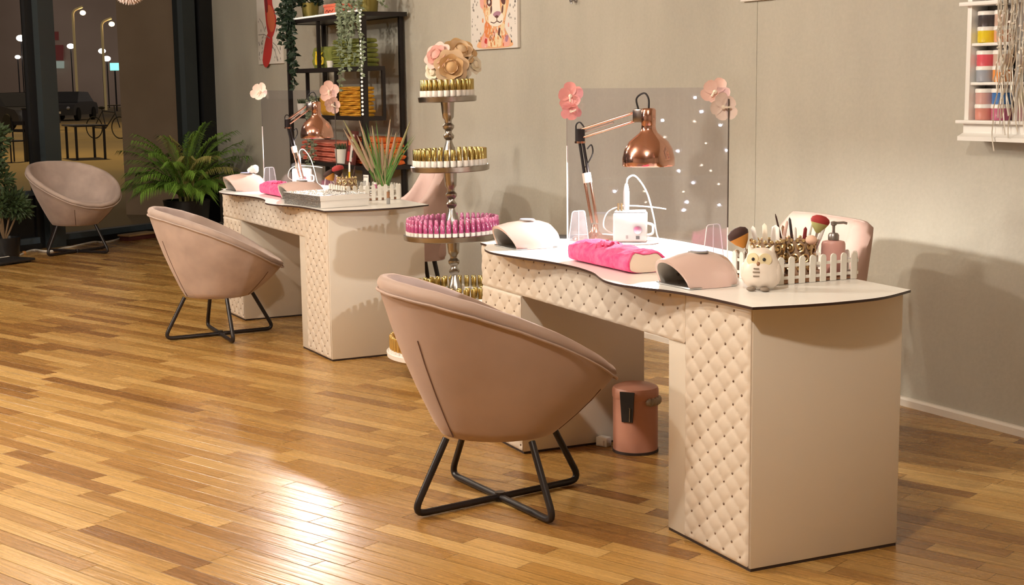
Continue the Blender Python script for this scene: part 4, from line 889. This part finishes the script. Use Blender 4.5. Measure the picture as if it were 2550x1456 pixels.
for i in range(70):
    x, z = rg.uniform(-.29, .29), rg.uniform(.02, .42); s_ = rg.uniform(.004, .014); blob(mb, [(x-s_, z), (x, z+s_*rg.uniform(.5, 2)), (x+s_, z+s_*.3), (x, z-s_)], 'inkg', -.0116, 2)
for a in ((-.28, .26, .02, .22), (-.1, .28, -.24, .40), (.1, .18, .27, .08), (.1, .14, .2, .02)): mb.tube([(a[0], -.0115, a[1]), ((a[0]+a[2])/2, -.0115, (a[1]+a[3])/2+.02), (a[2], -.0115, a[3])], .004, 'inkg', 5)
mb.build('branches', c1)
c2 = canvas('canvas of a watercolour lion cub face, above the polish tower', -8.285, -7.672, 1.572, 2.18)
mb = MB()
def lb(pts, m, y): blob(mb, pts, m, y)
lb([(-.20, .01), (-.17, .07), (-.10, .13), (-.12, .22), (-.17, .30), (-.15, .44), (.0, .52), (.17, .44), (.21, .30), (.17, .20), (.15, .13), (.20, .07), (.23, .01)], 'lion1', -.0113)
lb([(-.16, .015), (-.15, .07), (-.09, .09), (-.07, .02)], 'linpk', -.0115); lb([(.13, .015), (.14, .07), (.19, .08), (.21, .02)], 'linpk', -.0115)
lb([(-.12, .09), (-.11, .16), (-.05, .17), (-.03, .10), (-.06, .07)], 'lion2', -.0116); lb([(-.06, .02), (-.05, .08), (.03, .10), (.10, .07), (.09, .015)], 'lion3', -.0116); lb([(.08, .08), (.10, .15), (.15, .14), (.13, .06)], 'lion3', -.0116)
lb([(-.10, .20), (-.09, .29), (-.04, .30), (-.03, .20), (-.06, .16)], 'lion3', -.0117); lb([(.10, .20), (.13, .30), (.17, .28), (.15, .19)], 'lion3', -.0117); lb([(-.17, .27), (-.17, .36), (-.12, .36), (-.13, .26)], 'linpk', -.0117)
lb([(-.05, .155), (-.06, .20), (-.02, .225), (-.01, .29), (.02, .36), (.08, .36), (.09, .29), (.10, .225), (.135, .195), (.12, .155), (.06, .137), (.0, .14)], 'lionw', -.0119)
lb([(.0, .212), (.05, .228), (.105, .218), (.075, .195), (.05, .188), (.025, .194)], 'lionp', -.0122); lb([(.02, .197), (.05, .204), (.075, .195), (.05, .186)], 'lionb', -.0123)
mb.tube([(.05, -.0122, .188), (.052, -.0122, .168)], .003, 'lionb', 5); mb.tube(spline([(-.03, -.0122, .165), (.015, -.0122, .158), (.052, -.0122, .168), (.09, -.0122, .158), (.115, -.0122, .168)], 4), .003, 'lionb', 5)
lb([(-.085, .285), (-.07, .32), (-.03, .315), (-.015, .275), (-.05, .262)], 'lionb', -.0121); lb([(-.063, .287), (-.05, .302), (-.035, .289), (-.05, .275)], 'label', -.0124); lb([(.105, .29), (.12, .32), (.16, .315), (.16, .27), (.13, .265)], 'lionb', -.0121)
lb([(-.03, .215), (-.012, .235), (-.016, .265), (-.035, .25)], 'lionb', -.012); lb([(.11, .215), (.115, .25), (.135, .26), (.13, .22)], 'lionb', -.012); lb([(.06, .09), (.075, .125), (.095, .12), (.08, .08)], 'lionb', -.012)
lb([(-.12, .045), (-.105, .068), (-.085, .06), (-.095, .035)], 'red', -.0121); lb([(.155, .045), (.165, .078), (.195, .072), (.18, .04)], 'lionp', -.0121)
for i in range(150):
    z = rg.uniform(.01, .34); x = rg.gauss(.01, .075); s_ = rg.uniform(.006, .016)
    if -.05 < x < .13 and .14 < z < .34: continue
    lb([(x-s_*.5, z-s_*.4), (x-s_*.4, z+s_*.9), (x+s_*.4, z+s_*1.1), (x+s_*.5, z-s_*.6)], rg.choice(['lion1', 'lion2', 'lion3', 'linpk', 'lion1', 'lionw', 'red2']), -.0118)
mb.build('lion_face', c2)
mb = MB()
for i in range(60):
    x, z = rg.choice((rg.uniform(-.29, -.17), rg.uniform(.2, .29))), rg.uniform(.03, .5); s_ = rg.uniform(.003, .009); blob(mb, [(x-s_, z), (x, z+s_*1.5), (x+s_, z), (x, z-s_)], 'inkg', -.0113, 2)
mb.build('paint_splashes', c2)
canvas('canvas whose lower edge shows above the seam in the wall', -5.50, -5.17, 1.722, 2.2)
mb = MB(); mb.lathe([(.012, 0), (.012, .01), (.005, .014), (.005, .03), (.012, .034), (.012, .04), (.001, .041)], 'grey', 14, T=rotm('X', PI/2)); mb.tube([(0, -.03, 0), (0, -.035, -.02), (0, -.03, .03)], .006, 'grey', 6); tag(mb.build('wall_hook', loc=(-7.02, 0, 1.815)), 'small grey hook high on the wall right of the lion canvas', 'hook')

# ------------------------------------------------------------------ white wall cabinet with gel pots (right)
XC0, XC1 = -4.105, -3.28
wc = thing('wall_shelf', 'white wall shelf full of colour pots at the right edge', 'wall shelf', (0, 0, 0))
mb = MB(); mb.box(((XC0+XC1)/2, -.01, 1.53), (XC1-XC0, .012, .80), 'grey'); mb.build('back_board', wc, smooth=False)
for x in (XC0+.012, -3.855, -3.575, XC1-.012):
    mb = MB(); mb.box((x, -.055, 1.56), (.022 if x != -3.855 else .018, .088, .76), 'white', .002); mb.build('upright', wc)
for z, e, d_, h_ in ((1.185, .03, .125, .014), (1.333, 0, .09, .012), (1.484, 0, .09, .012), (1.640, .03, .125, .016), (1.80, 0, .09, .012), (1.935, .03, .125, .016)):
    mb = MB(); mb.box(((XC0+XC1)/2, -d_/2-.004, z), (XC1-XC0+e, d_, h_), 'white', .003); mb.build('shelf', wc)
mb = MB(); mb.loft([[(x, y, z) for y, z in ((-.004, 1.112), (-.13, 1.112), (-.13, 1.128), (-.10, 1.142), (-.10, 1.178), (-.004, 1.178))] for x in (XC0, XC1)], 'white', closed=True, cap0=True, cap1=True); mb.build('base_moulding', wc, smooth=False)
wc.location = (.095, 0, .047); wc.scale = (1, 1, .965)
def gel(label, x, z, m, r=.037):
    root = thing('gel_pot', label, 'pot', (x+.095, -.062, .047+.965*z), 0, 'colour pots on the white wall shelf')
    MB().lathe([(.001, 0), (r*.93, 0), (r, .004), (r, .044), (.001, .044)], m, 22).build('jar', root)
    MB().lathe([(r*1.04, .044), (r*1.04, .056), (r*.98, .059), (.001, .059)], 'white', 22).build('lid', root)
cols = [(-4.035, 'first'), (-3.955, 'second'), (-3.79, 'third'), (-3.71, 'fourth'), (-3.64, 'fifth')]
rows_ = [(1.1925, 'bottom row', (8, 9, 12, 2, 1)), (1.2525, 'second row from the bottom', (6, 7, 0, 4, 3)), (1.3395, 'third row from the bottom', (4, 5, 11, 7, 6)), (1.3990, 'fourth row from the bottom', (2, 3, 10, 5, 9)), (1.4905, 'fifth row from the bottom', (0, 1, 4, 8, 2)), (1.5500, 'top row', (13, 3, 1, 6, 11))]
names = ['yellow', 'salmon', 'red', 'beige', 'grey blue', 'orange', 'dusty pink', 'blue', 'terracotta', 'wine pink', 'scarlet', 'olive', 'hot pink', 'black']
for z, rn, ci in rows_:
    for (x, cn), c_ in zip(cols, ci): gel('%s pot, %s column of the %s on the wall shelf' % (names[c_], cn, rn), x, z, 'pot%d' % c_)
mb = MB()
for i in range(44):
    x = rg.uniform(-3.93, -3.66); y = -.136+rg.uniform(-.012, .002); L_ = rg.uniform(.32, .62)*(1 if rg.random() < .8 else 1.15); pts = []; ph = rg.uniform(0, 6)
    for j in range(12): t = j/11; pts.append((x+.018*sin(ph+t*9)*t+(rg.uniform(-.006, .006)), y+.006*cos(ph+t*11), 1.652-(L_-.07)*t))
    mb.tube(spline(pts, 3), .0027, 'tinsel', 4)
    for q in pts[1:8:1]:
        if rg.random() < .6:
            a = rg.uniform(0, 6.28); s_ = rg.uniform(.004, .010); mb.add([(q[0]+s_*cos(a), q[1]-.004, q[2]+s_*sin(a)), (q[0]-s_*sin(a)*.5, q[1]-.006, q[2]+s_*.5*cos(a)), (q[0]-s_*cos(a), q[1]-.004, q[2]-s_*sin(a)), (q[0]+s_*sin(a)*.5, q[1]-.002, q[2]-s_*.5*cos(a))], [(0, 1, 2, 3)], 'tinsel')
tag(mb.build('tinsel_garland', loc=(.09, 0, .028), smooth=False), 'silver tinsel strands hanging in front of the white wall shelf', 'garland')

# ------------------------------------------------------------------ plants, cable and board by the window
def palm(label, loc):
    root = thing('potted_palm', label, 'plant', loc); r2 = random.Random(11)
    MB().lathe([(.001, 0), (.17, 0), (.21, .33), (.215, .345), (.195, .345), (.18, .30), (.001, .30)], 'potb', 36).build('pot', root)
    MB().lathe([(.185, .302), (.001, .306)], 'soil', 24).build('soil', root)
    mb = MB()
    for i in range(14): a = r2.uniform(0, 6.28); rr = r2.uniform(.0, .08); mb.tube([(rr*cos(a), rr*sin(a), .30), (rr*1.6*cos(a), rr*1.6*sin(a), .58)], .009, 'leaf_y', 6, taper=[1, .6])
    mb.build('stems', root)
    specs = []
    for i in range(56):
        k = (i+.5)/56; specs.append((i*2.399, .10+.95*k**.9, r2.uniform(.58, .86)*(1-.28*k)))
    for i, (a, tilt, L_) in enumerate(specs):
        f = MB(); d = Vector((cos(a)*sin(tilt), sin(a)*sin(tilt), cos(tilt))); p = Vector((.05*cos(a), .05*sin(a), .38)); pts = [p.copy()]; dr_ = d.copy(); n = 16
        for j in range(n):
            dr_ = (dr_+Vector((cos(a)*.035, sin(a)*.035, -.02-.075*j/n))).normalized(); p = p+dr_*L_/n; p.y = min(p.y, .50); pts.append(p.copy())
        m_ = 'leaf_y' if i % 8 == 5 else ('leaf2' if i % 3 else 'leaf')
        f.tube(pts, .004, m_, 5, taper=[1-.8*j/n for j in range(n+1)])
        for j in range(5, n+1):
            t = (pts[j]-pts[j-1]).normalized(); s_ = t.cross(Vector((0, 0, 1))).normalized()
            for sg in (-1, 1):
                for h_ in (0, .33, .66):
                    q = pts[j-1].lerp(pts[j], h_); ll = .235*(1-.9*abs(j/n-.55))*r2.uniform(.75, 1.2); dd = (t*1.05+s_*sg*.6+Vector((0, 0, .1))).normalized()
                    tip = q+dd*ll+Vector((0, 0, -ll*.5)); mid = q+dd*ll*.5+Vector((0, 0, -ll*.06)); w = .0048
                    e = dd.cross(Vector((0, 0, 1))).normalized()*w
                    f.add([(v_.x, min(v_.y, .50), v_.z) for v_ in (q, mid-e, tip, mid+e)], [(0, 1, 2, 3)], m_)
        f.build('frond', root, smooth=False)
    return root
palm('areca palm in a black pot in the corner by the window', (-12.93, -.60, 0))
def bush(label, loc, pot_r, pot_h, c, rad, n, m, pm, extra=None):
    root = thing('potted_shrub', label, 'plant', loc); r2 = random.Random(n)
    MB().lathe([(.001, 0), (pot_r*.85, 0), (pot_r, pot_h), (pot_r*.9, pot_h), (pot_r*.85, pot_h*.85), (.001, pot_h*.85)], pm, 24).build('pot', root)
    st_ = MB(); lf = MB()
    for cc, rr, nn in c:
        st_.tube(spline([(0, 0, pot_h*.8), (cc[0]*.3, cc[1]*.3, cc[2]*.5), tuple(cc)], 4), .008, 'stem', 6)
        for i in range(nn):
            v = Vector((r2.gauss(0, 1), r2.gauss(0, 1), r2.gauss(0, 1))).normalized(); q = Vector(cc)+v*rr*(r2.random()**.45); 
            leafy(lf, q, v+Vector((0, 0, r2.uniform(-.3, .6))), r2.uniform(.035, .07), .013, m)
    lf.build('leaves', root, smooth=False); st_.build('stems', root); return root
bush('tall leafy shrub in a black pot at the left edge by the window', (-12.31, -2.31, 0), .13, .16, [((-.03, -.06, .98), .14, 420), ((.02, -.10, .80), .14, 420), ((0, -.02, .64), .10, 160), ((-.1, -.1, .5), .10, 160), ((-.03, .08, .43), .11, 380), ((-.04, .14, .39), .08, 260), ((0, -.06, .42), .10, 200)], 0, 5, 'leaf_olive', 'potb')
def onfloor(u, v, z=.004):
    d = F+RV*((u-1275)/FPX)-UV*((v-728)/FPX); return CAM+d*((z-CAM.z)/d.z)
cabl = [onfloor(u, v, .006) for u, v in ((-20, 646), (20, 640), (50, 634), (68, 626), (88, 622), (110, 625), (135, 624), (155, 618), (180, 614), (205, 608), (235, 602), (262, 603), (285, 598), (305, 592), (330, 590), (352, 587))]
mb = MB(); mb.box((0, 0, .022), (.34, .26, .02), 'black', .004)
for sx in (-1, 1):
    for sy in (-1, 1): mb.box((sx*.13, sy*.09, .006), (.03, .03, .012), 'black')
q = onfloor(18, 655, 0); tag(mb.build('plant_caddy', loc=(q.x, q.y, 0), rz=math.atan2(WD.y, WD.x)), 'low black plant caddy on the floor at the left edge', 'caddy')
mb = MB(); mb.tube(spline([tuple(q) for q in cabl], 5), .0085, 'cable', 8); cbl = tag(mb.build('extension_cable'), 'white cable snaking over the floor below the window', 'cable')
mb = MB(); mb.box((0, 0, .012), (.045, .03, .024), 'plug', .005); o = mb.build('plug', cbl); o.location = onfloor(60, 632, 0)
q = onfloor(372, 590, 0); mb = MB(); mb.box((0, 0, .02), (.34, .12, .04), 'rug', .003); mb.box((0, 0, .048), (.36, .15, .016), 'wood', .003); tag(mb.build('wooden_board', loc=(-13.05, -1.03, 0), rz=math.atan2(WD.y, WD.x)), 'low wooden board on the floor by the window and palm', 'board')

# ------------------------------------------------------------------ pendant
pd = thing('pendant_lamp', 'white spiky ball pendant hanging at the top left', 'lamp', (-10.79, -1.562, 2.10))
MB().ball((0, 0, 0), .085, 'petal3', 20, 12).build('globe', pd)
mb = MB()
for i in range(420):
    zz = 1-2*(i+.5)/420; a = i*2.399963; rr = math.sqrt(1-zz*zz); d = Vector((rr*cos(a), rr*sin(a), zz)); e = d.orthogonal().normalized(); e2 = d.cross(e); w = .011
    p0 = d*.07; mb.add([p0, d*.105+e*w, d*.138+e2*.006, d*.105-e*w], [(0, 1, 2, 3)], 'petalw')
mb.build('paper_petals', pd, smooth=False)
MB().tube([(0, 0, .1), (0, 0, H-2.10)], .004, 'white', 6).build('cord', pd)

# ------------------------------------------------------------------ the street outside
M['asphalt'] = mat('street', (.34, .25, .12), .9, noise=(.12, (.22, .17, .11))); M['facade'] = mat('dark_facade', (.66, .52, .46), .9, noise=(.15, (.80, .64, .58)))
M['win_lit'] = mat('lit_window', (.2, .22, .2), .4, emit=(.55, .65, .58), es=.35); M['win_red'] = mat('red_panel', (.16, .03, .03), .6, emit=(.4, .08, .07), es=.12)
M['carp'] = mat('dark_car_paint', (.05, .05, .06), .25, .4); M['carg'] = mat('car_glass', (.02, .02, .025), .05); M['tyre'] = mat('tyre', (.01, .01, .01), .8)
M['lampw'] = mat('street_light_glow', (1, .9, .6), .5, emit=(1, .74, .36), es=14); M['lampc'] = mat('white_light_glow', (1, 1, 1), .5, emit=(1, .93, .82), es=9); M['teal'] = mat('teal_sign', (.2, .8, .75), .5, emit=(.3, .95, .85), es=1.5); M['pole'] = mat('lit_lamp_post', (.55, .42, .25), .5, emit=(.6, .42, .18), es=.22); M['wallo'] = mat('brown_render', (.50, .36, .25), .9, noise=(2, (.56, .41, .29)))  # pole: lamplight on the post put in as a glow
gz = -.15
tag(MB().prism([(-190, -120), (-14.5, -120), (-7.2, YB-.4), (-14.15, .25), (-30, 60), (-190, 130)], gz-.2, gz, 'asphalt').build('street_ground', smooth=False), kind=SK)
# side wall of the building standing out beside the window
pA = far(303, 300, 17.2); pB = far(452, 300, 17.0)
mb = MB(); mb.prism([(pA.x, pA.y), (pB.x, pB.y), (pB.x-1.0, pB.y+.6), (pA.x-1.0, pA.y+.6)], gz, 7, 'wallo'); tag(mb.build('wall_outside', smooth=False), kind=SK)
fd = thing('building', 'dark building across the street with a few lit windows', 'building', (0, 0, 0))
a_, b_2 = far(-250, 200, 125), far(700, 200, 125)
mb = MB(); mb.prism([(a_.x, a_.y), (b_2.x, b_2.y), (b_2.x-8, b_2.y+4), (a_.x-8, a_.y+4)], gz, 30, 'facade'); mb.build('wall', fd, smooth=False)
def pane_at(u0, v0, u1, v1, m, d=124.4, nm='window'):
    P = [far(u0, v1, d), far(u1, v1, d), far(u1, v0, d), far(u0, v0, d)]; MB().add(P, [(0, 1, 2, 3)], m).build(nm, fd, smooth=False)
for r_ in ((237, -6, 272, 22, 'win_lit'), (435, -10, 446, 22, 'win_lit'), (437, 42, 448, 80, 'win_lit'), (440, 140, 451, 172, 'win_lit'), (128, 66, 146, 100, 'win_red'), (126, 112, 158, 150, 'win_red'), (40, 10, 60, 60, 'facade'), (131, 152, 160, 170, 'win_lit')): pane_at(*r_)
def street_lamp(label, u, v, d, side):
    hd = far(u, v, d); base = Vector((hd.x, hd.y, gz)); rd_ = Vector((RV.x, RV.y, 0)).normalized()*side; base = base-rd_*.4*d/60
    root = thing('street_lamp', label, 'street lamp', base); h = hd.z-gz; k = d/60
    MB().tube(fillet([(0, 0, 0), (0, 0, h+.1*k), tuple(rd_*.42*k+Vector((0, 0, h+.25*k)))], .25*k, 6), .055*k, 'pole', 8).build('pole', root)
    MB().ball(tuple(rd_*.42*k+Vector((0, 0, h))), .105*k, 'lampw', 12, 8, d=(1.15, 1.15, .95)).build('lantern', root)
street_lamp('taller curved street lamp glowing yellow beyond the window', 205, 32, 95, 1)
street_lamp('shorter curved street lamp glowing yellow further right', 277, 60, 105, 1)
for i, (u, v, r_, lb) in enumerate(((52, 95, .30, 'white floodlight on a mast in the left window pane'), (176, 115, .24, 'white floodlight left of the taller street lamp'), (254, 127, .24, 'white floodlight under the shorter street lamp'), (266, 146, .25, 'lower round white light under the shorter street lamp'), (44, 142, .18, 'small white light low in the left window pane'))):
    c = far(u, v, 118); root = thing('floodlight', lb, 'floodlight', (c.x, c.y, gz)); MB().ball((0, 0, c.z-gz), r_*1.25, 'lampc', 10, 7, d=(1, 1, .7)).build('lamp_head', root); MB().tube([(0, 0, 0), (0, 0, c.z-gz)], .05, 'carp', 6).build('mast', root)
c = far(285, 166, 100); sg = thing('shop_sign', 'teal lit sign box on a post across the street', 'sign', (c.x, c.y, gz), math.atan2(RV.y, RV.x)); MB().box((0, 0, c.z-gz), (.62, .1, .52), 'teal', .03).build('lit_panel', sg); MB().tube([(0, .06, 0), (0, .06, c.z-gz)], .06, 'carp', 6).build('post', sg)
def car(label, u, v, d, rz, s=1):
    c = far(u, v, d); c.z = gz; root = thing('car', label, 'car', c, rz, 'cars parked in the street')
    body = [(-2.15, .28), (-2.2, .62), (-2.0, .85), (-1.2, .93), (1.0, .93), (1.9, .80), (2.15, .60), (2.18, .28)]
    mb = MB(); mb.loft([[(x, y, z) for x, z in body] for y in (-.86, .86)], 'carp', closed=True, cap0=True, cap1=True); mb.build('body', root, ang=30)
    cb_ = [(-1.75, .90), (-1.25, 1.40), (.35, 1.43), (1.15, .92)]
    mb = MB(); mb.loft([[(x, y*(1 if z < 1 else .82), z) for x, z in cb_] for y in (-.78, .78)], 'carg', closed=True, cap0=True, cap1=True); mb.build('cabin', root, ang=20)
    for x in (-1.35, 1.35):
        for y in (-.80, .80): MB().lathe([(.2, -.1), (.31, -.1), (.33, -.06), (.33, .06), (.31, .1), (.2, .1)], 'tyre', 18, T=tr(x, y, .33) @ rotm('X', PI/2)).build('wheel', root)
    for y in (-.6, .6): MB().ball((2.14, y, .62), .10, 'lampc' if y < 0 else 'silver', 8, 6).build('headlight', root)
    MB().box((2.2, 0, .42), (.02, .5, .11), 'label').build('number_plate', root)
car('dark parked car at the left edge beyond the window', 22, 262, 55, math.radians(20))
car('dark parked car right of the window post', 170, 240, 72, math.radians(-28))
car('dark parked car behind the left one', 62, 232, 80, math.radians(70))
# terrace: bistro table, two chairs and a bicycle stand outside
def outp(u, v): 
    d = F+RV*((u-1275)/FPX)-UV*((v-728)/FPX); return CAM+d*((gz-CAM.z)/d.z)
c = outp(215, 395); tt = thing('terrace_table', 'dim terrace table outside the window', 'table', c)
MB().box((0, 0, .73), (1.2, .75, .04), 'carp', .01).build('table_top', tt)
for x in (-.5, .5):
    for y in (-.3, .3): MB().tube([(x, y, .71), (x, y, 0)], .03, 'carp', 6).build('leg', tt)
for i, (u, v, lb) in enumerate(((165, 405, 'dim terrace chair left of the terrace table'), (262, 392, 'dim terrace chair right of the terrace table'))):
    c = outp(u, v)+Vector((-1.0+2.2*i*0, -.9+2.6*i, 0)); ch = thing('terrace_chair', lb, 'chair', c, .5+i*2, 'terrace chairs outside'); MB().box((0, 0, .45), (.42, .42, .03), 'carp').build('seat', ch); mb = MB(); mb.box((0, .2, .82), (.42, .025, .08), 'carp'); mb.box((0, .2, .66), (.42, .02, .06), 'carp'); mb.build('backrest', ch)
    for x in (-.18, .18):
        for y in (-.18, .18): MB().tube([(x, y, 0), (x, y, .9 if y > 0 else .45)], .016, 'carp', 6).build('leg', ch)
c = outp(268, 345); bk = thing('bicycle', 'dark bicycle parked outside right of the terrace table', 'bicycle', c, .6)
for x in (-.52, .52): MB().tube([(x+.33*cos(t*PI/12), 0, .34+.33*sin(t*PI/12)) for t in range(24)], .018, 'tyre', 5, closed=True).build('wheel', bk)
mb = MB()
for p, q in (((-.52, 0, .34), (-.15, 0, .85)), ((-.15, 0, .85), (.36, 0, .80)), ((.36, 0, .80), (.52, 0, .34)), ((-.05, 0, .32), (.36, 0, .78)), ((-.05, 0, .32), (-.17, 0, .92)), ((-.52, 0, .34), (-.05, 0, .32)), ((.36, 0, .8), (.33, 0, 1.02))): mb.tube([p, q], .018, 'carp', 6)
mb.build('bike_frame', bk); MB().tube([(.33, -.28, 1.02), (.33, .28, 1.02)], .016, 'tyre', 6).build('handlebar', bk); MB().ball((-.18, 0, .95), .11, 'tyre', 8, 6, d=(1.3, .6, .4)).build('saddle', bk)
c = outp(68, 402); po = thing('bollard', 'dark post outside the left window pane', 'post', c); MB().box((0, 0, .55), (.11, .11, 1.1), 'carp', .01).build('shaft', po); MB().box((0, 0, 1.12), (.14, .14, .04), 'carp', .01).build('post_cap', po)

# fairy light curtain hung in the window behind the photographer (the near screen mirrors it)
M['fairy'] = mat('cool_fairy_bulb', (1, 1, 1), .4, emit=(.72, .80, 1), es=110); M['fairyw'] = mat('warm_fairy_bulb', (1, 1, 1), .4, emit=(1, .86, .70), es=60)
fc = thing('fairy_light_curtain', 'curtain of tiny fairy lights in the window, mirrored in the near screen', 'fairy lights')
rf = random.Random(21); sA, cA, dA, wA = sc1; nA = Vector((dA.y, -dA.x, 0)); wires = {}
for (u, v) in ((1731, 243), (1747, 278), (1730, 302), (1794, 312), (1655, 341), (1757, 357), (1688, 376), (1810, 374), (1747, 411), (1690, 425), (1726, 455), (1790, 458), (1702, 477), (1711, 503), (1791, 510), (1703, 523), (1531, 476), (1605, 476), (1608, 503), (1650, 300), (1770, 425)):
    d = F+RV*((u-1275)/FPX)-UV*((v-728)/FPX); Q = CAM+d*((cA-CAM).dot(nA)/d.dot(nA)); r_ = d-nA*2*d.dot(nA)
    q = Q+r_*((W0+WN*.14-Q).dot(WN)/r_.dot(WN)); big = (u+v) % 3 == 0
    MB().ball(tuple(q), .0078 if big else .0046, 'fairy' if big else 'fairyw', 8, 6).build('bulb', fc)
    MB().tube([(q.x, q.y, q.z), (q.x, q.y, H-.01)], .0012, 'cable', 4).build('wire', fc)
# ------------------------------------------------------------------ lights
def light(kind, name, loc, power, col, size=.1, target=None, spot=None, blend=.5):
    l = bpy.data.lights.new(name, kind); l.energy = power; l.color = col
    if kind == 'AREA': l.size = size
    elif kind in ('POINT', 'SPOT'): l.shadow_soft_size = size
    if kind == 'SPOT': l.spot_size = math.radians(spot); l.spot_blend = blend
    o = bpy.data.objects.new(name, l); COL.objects.link(o); o.location = loc
    if target is not None: o.rotation_euler = (Vector(target)-Vector(loc)).to_track_quat('-Z', 'Y').to_euler()
    return o
WARM2 = (1, .92, .79)
light('POINT', 'ceiling_spot', (-6.6, -5.7, 2.75), 245, WARM2, .08)
light('POINT', 'ceiling_spot', (-7.9, -7.8, 2.4), 120, WARM2, .12)
light('POINT', 'ceiling_spot', (-2.0, -3.5, 2.75), 125, WARM2, .06)
light('POINT', 'ceiling_spot', (-5.4, -4.2, 2.75), 115, WARM2, .06)
light('POINT', 'ceiling_spot', (-8.9, -2.8, 2.75), 60, WARM2, .08)
light('POINT', 'ceiling_spot', (-11.2, -3.6, 2.75), 35, WARM2, .08)
light('POINT', 'desk_lamp_bulb', tuple(lpA+Vector((0, 0, .012))), 42, (1, .95, .88), .02)
light('POINT', 'desk_lamp_bulb', tuple(lpB+Vector((0, 0, .012))), 13, (1, .95, .88), .02)
for p_ in ((-34, 3, 8), (-50, 14, 9), (-70, 30, 9), (-60, 2, 9)): light('SPOT', 'street_fill', p_, 2400, (1, .68, .26), .3, (p_[0], p_[1], -5), 140, .4)  # unseen spots added above the street to light its ground
light('SPOT', 'shelf_spot', (-10.9, -.22, 2.25), 125, WARM2, .06, (-4.2, -2.6, 0), 32, 1)
w = bpy.data.worlds.new('night'); S.world = w; w.use_nodes = True
w.node_tree.nodes['Background'].inputs[0].default_value = (.120, .098, .086, 1); w.node_tree.nodes['Background'].inputs[1].default_value = 1.0

S.view_settings.view_transform = 'Standard'; S.view_settings.look = 'None'; S.view_settings.exposure = 0.42; S.view_settings.gamma = 1
S.cycles.use_denoising = True; S.cycles.max_bounces = 8; S.cycles.transparent_max_bounces = 16; S.cycles.sample_clamp_indirect = 6; S.cycles.caustics_reflective = False; S.cycles.caustics_refractive = False
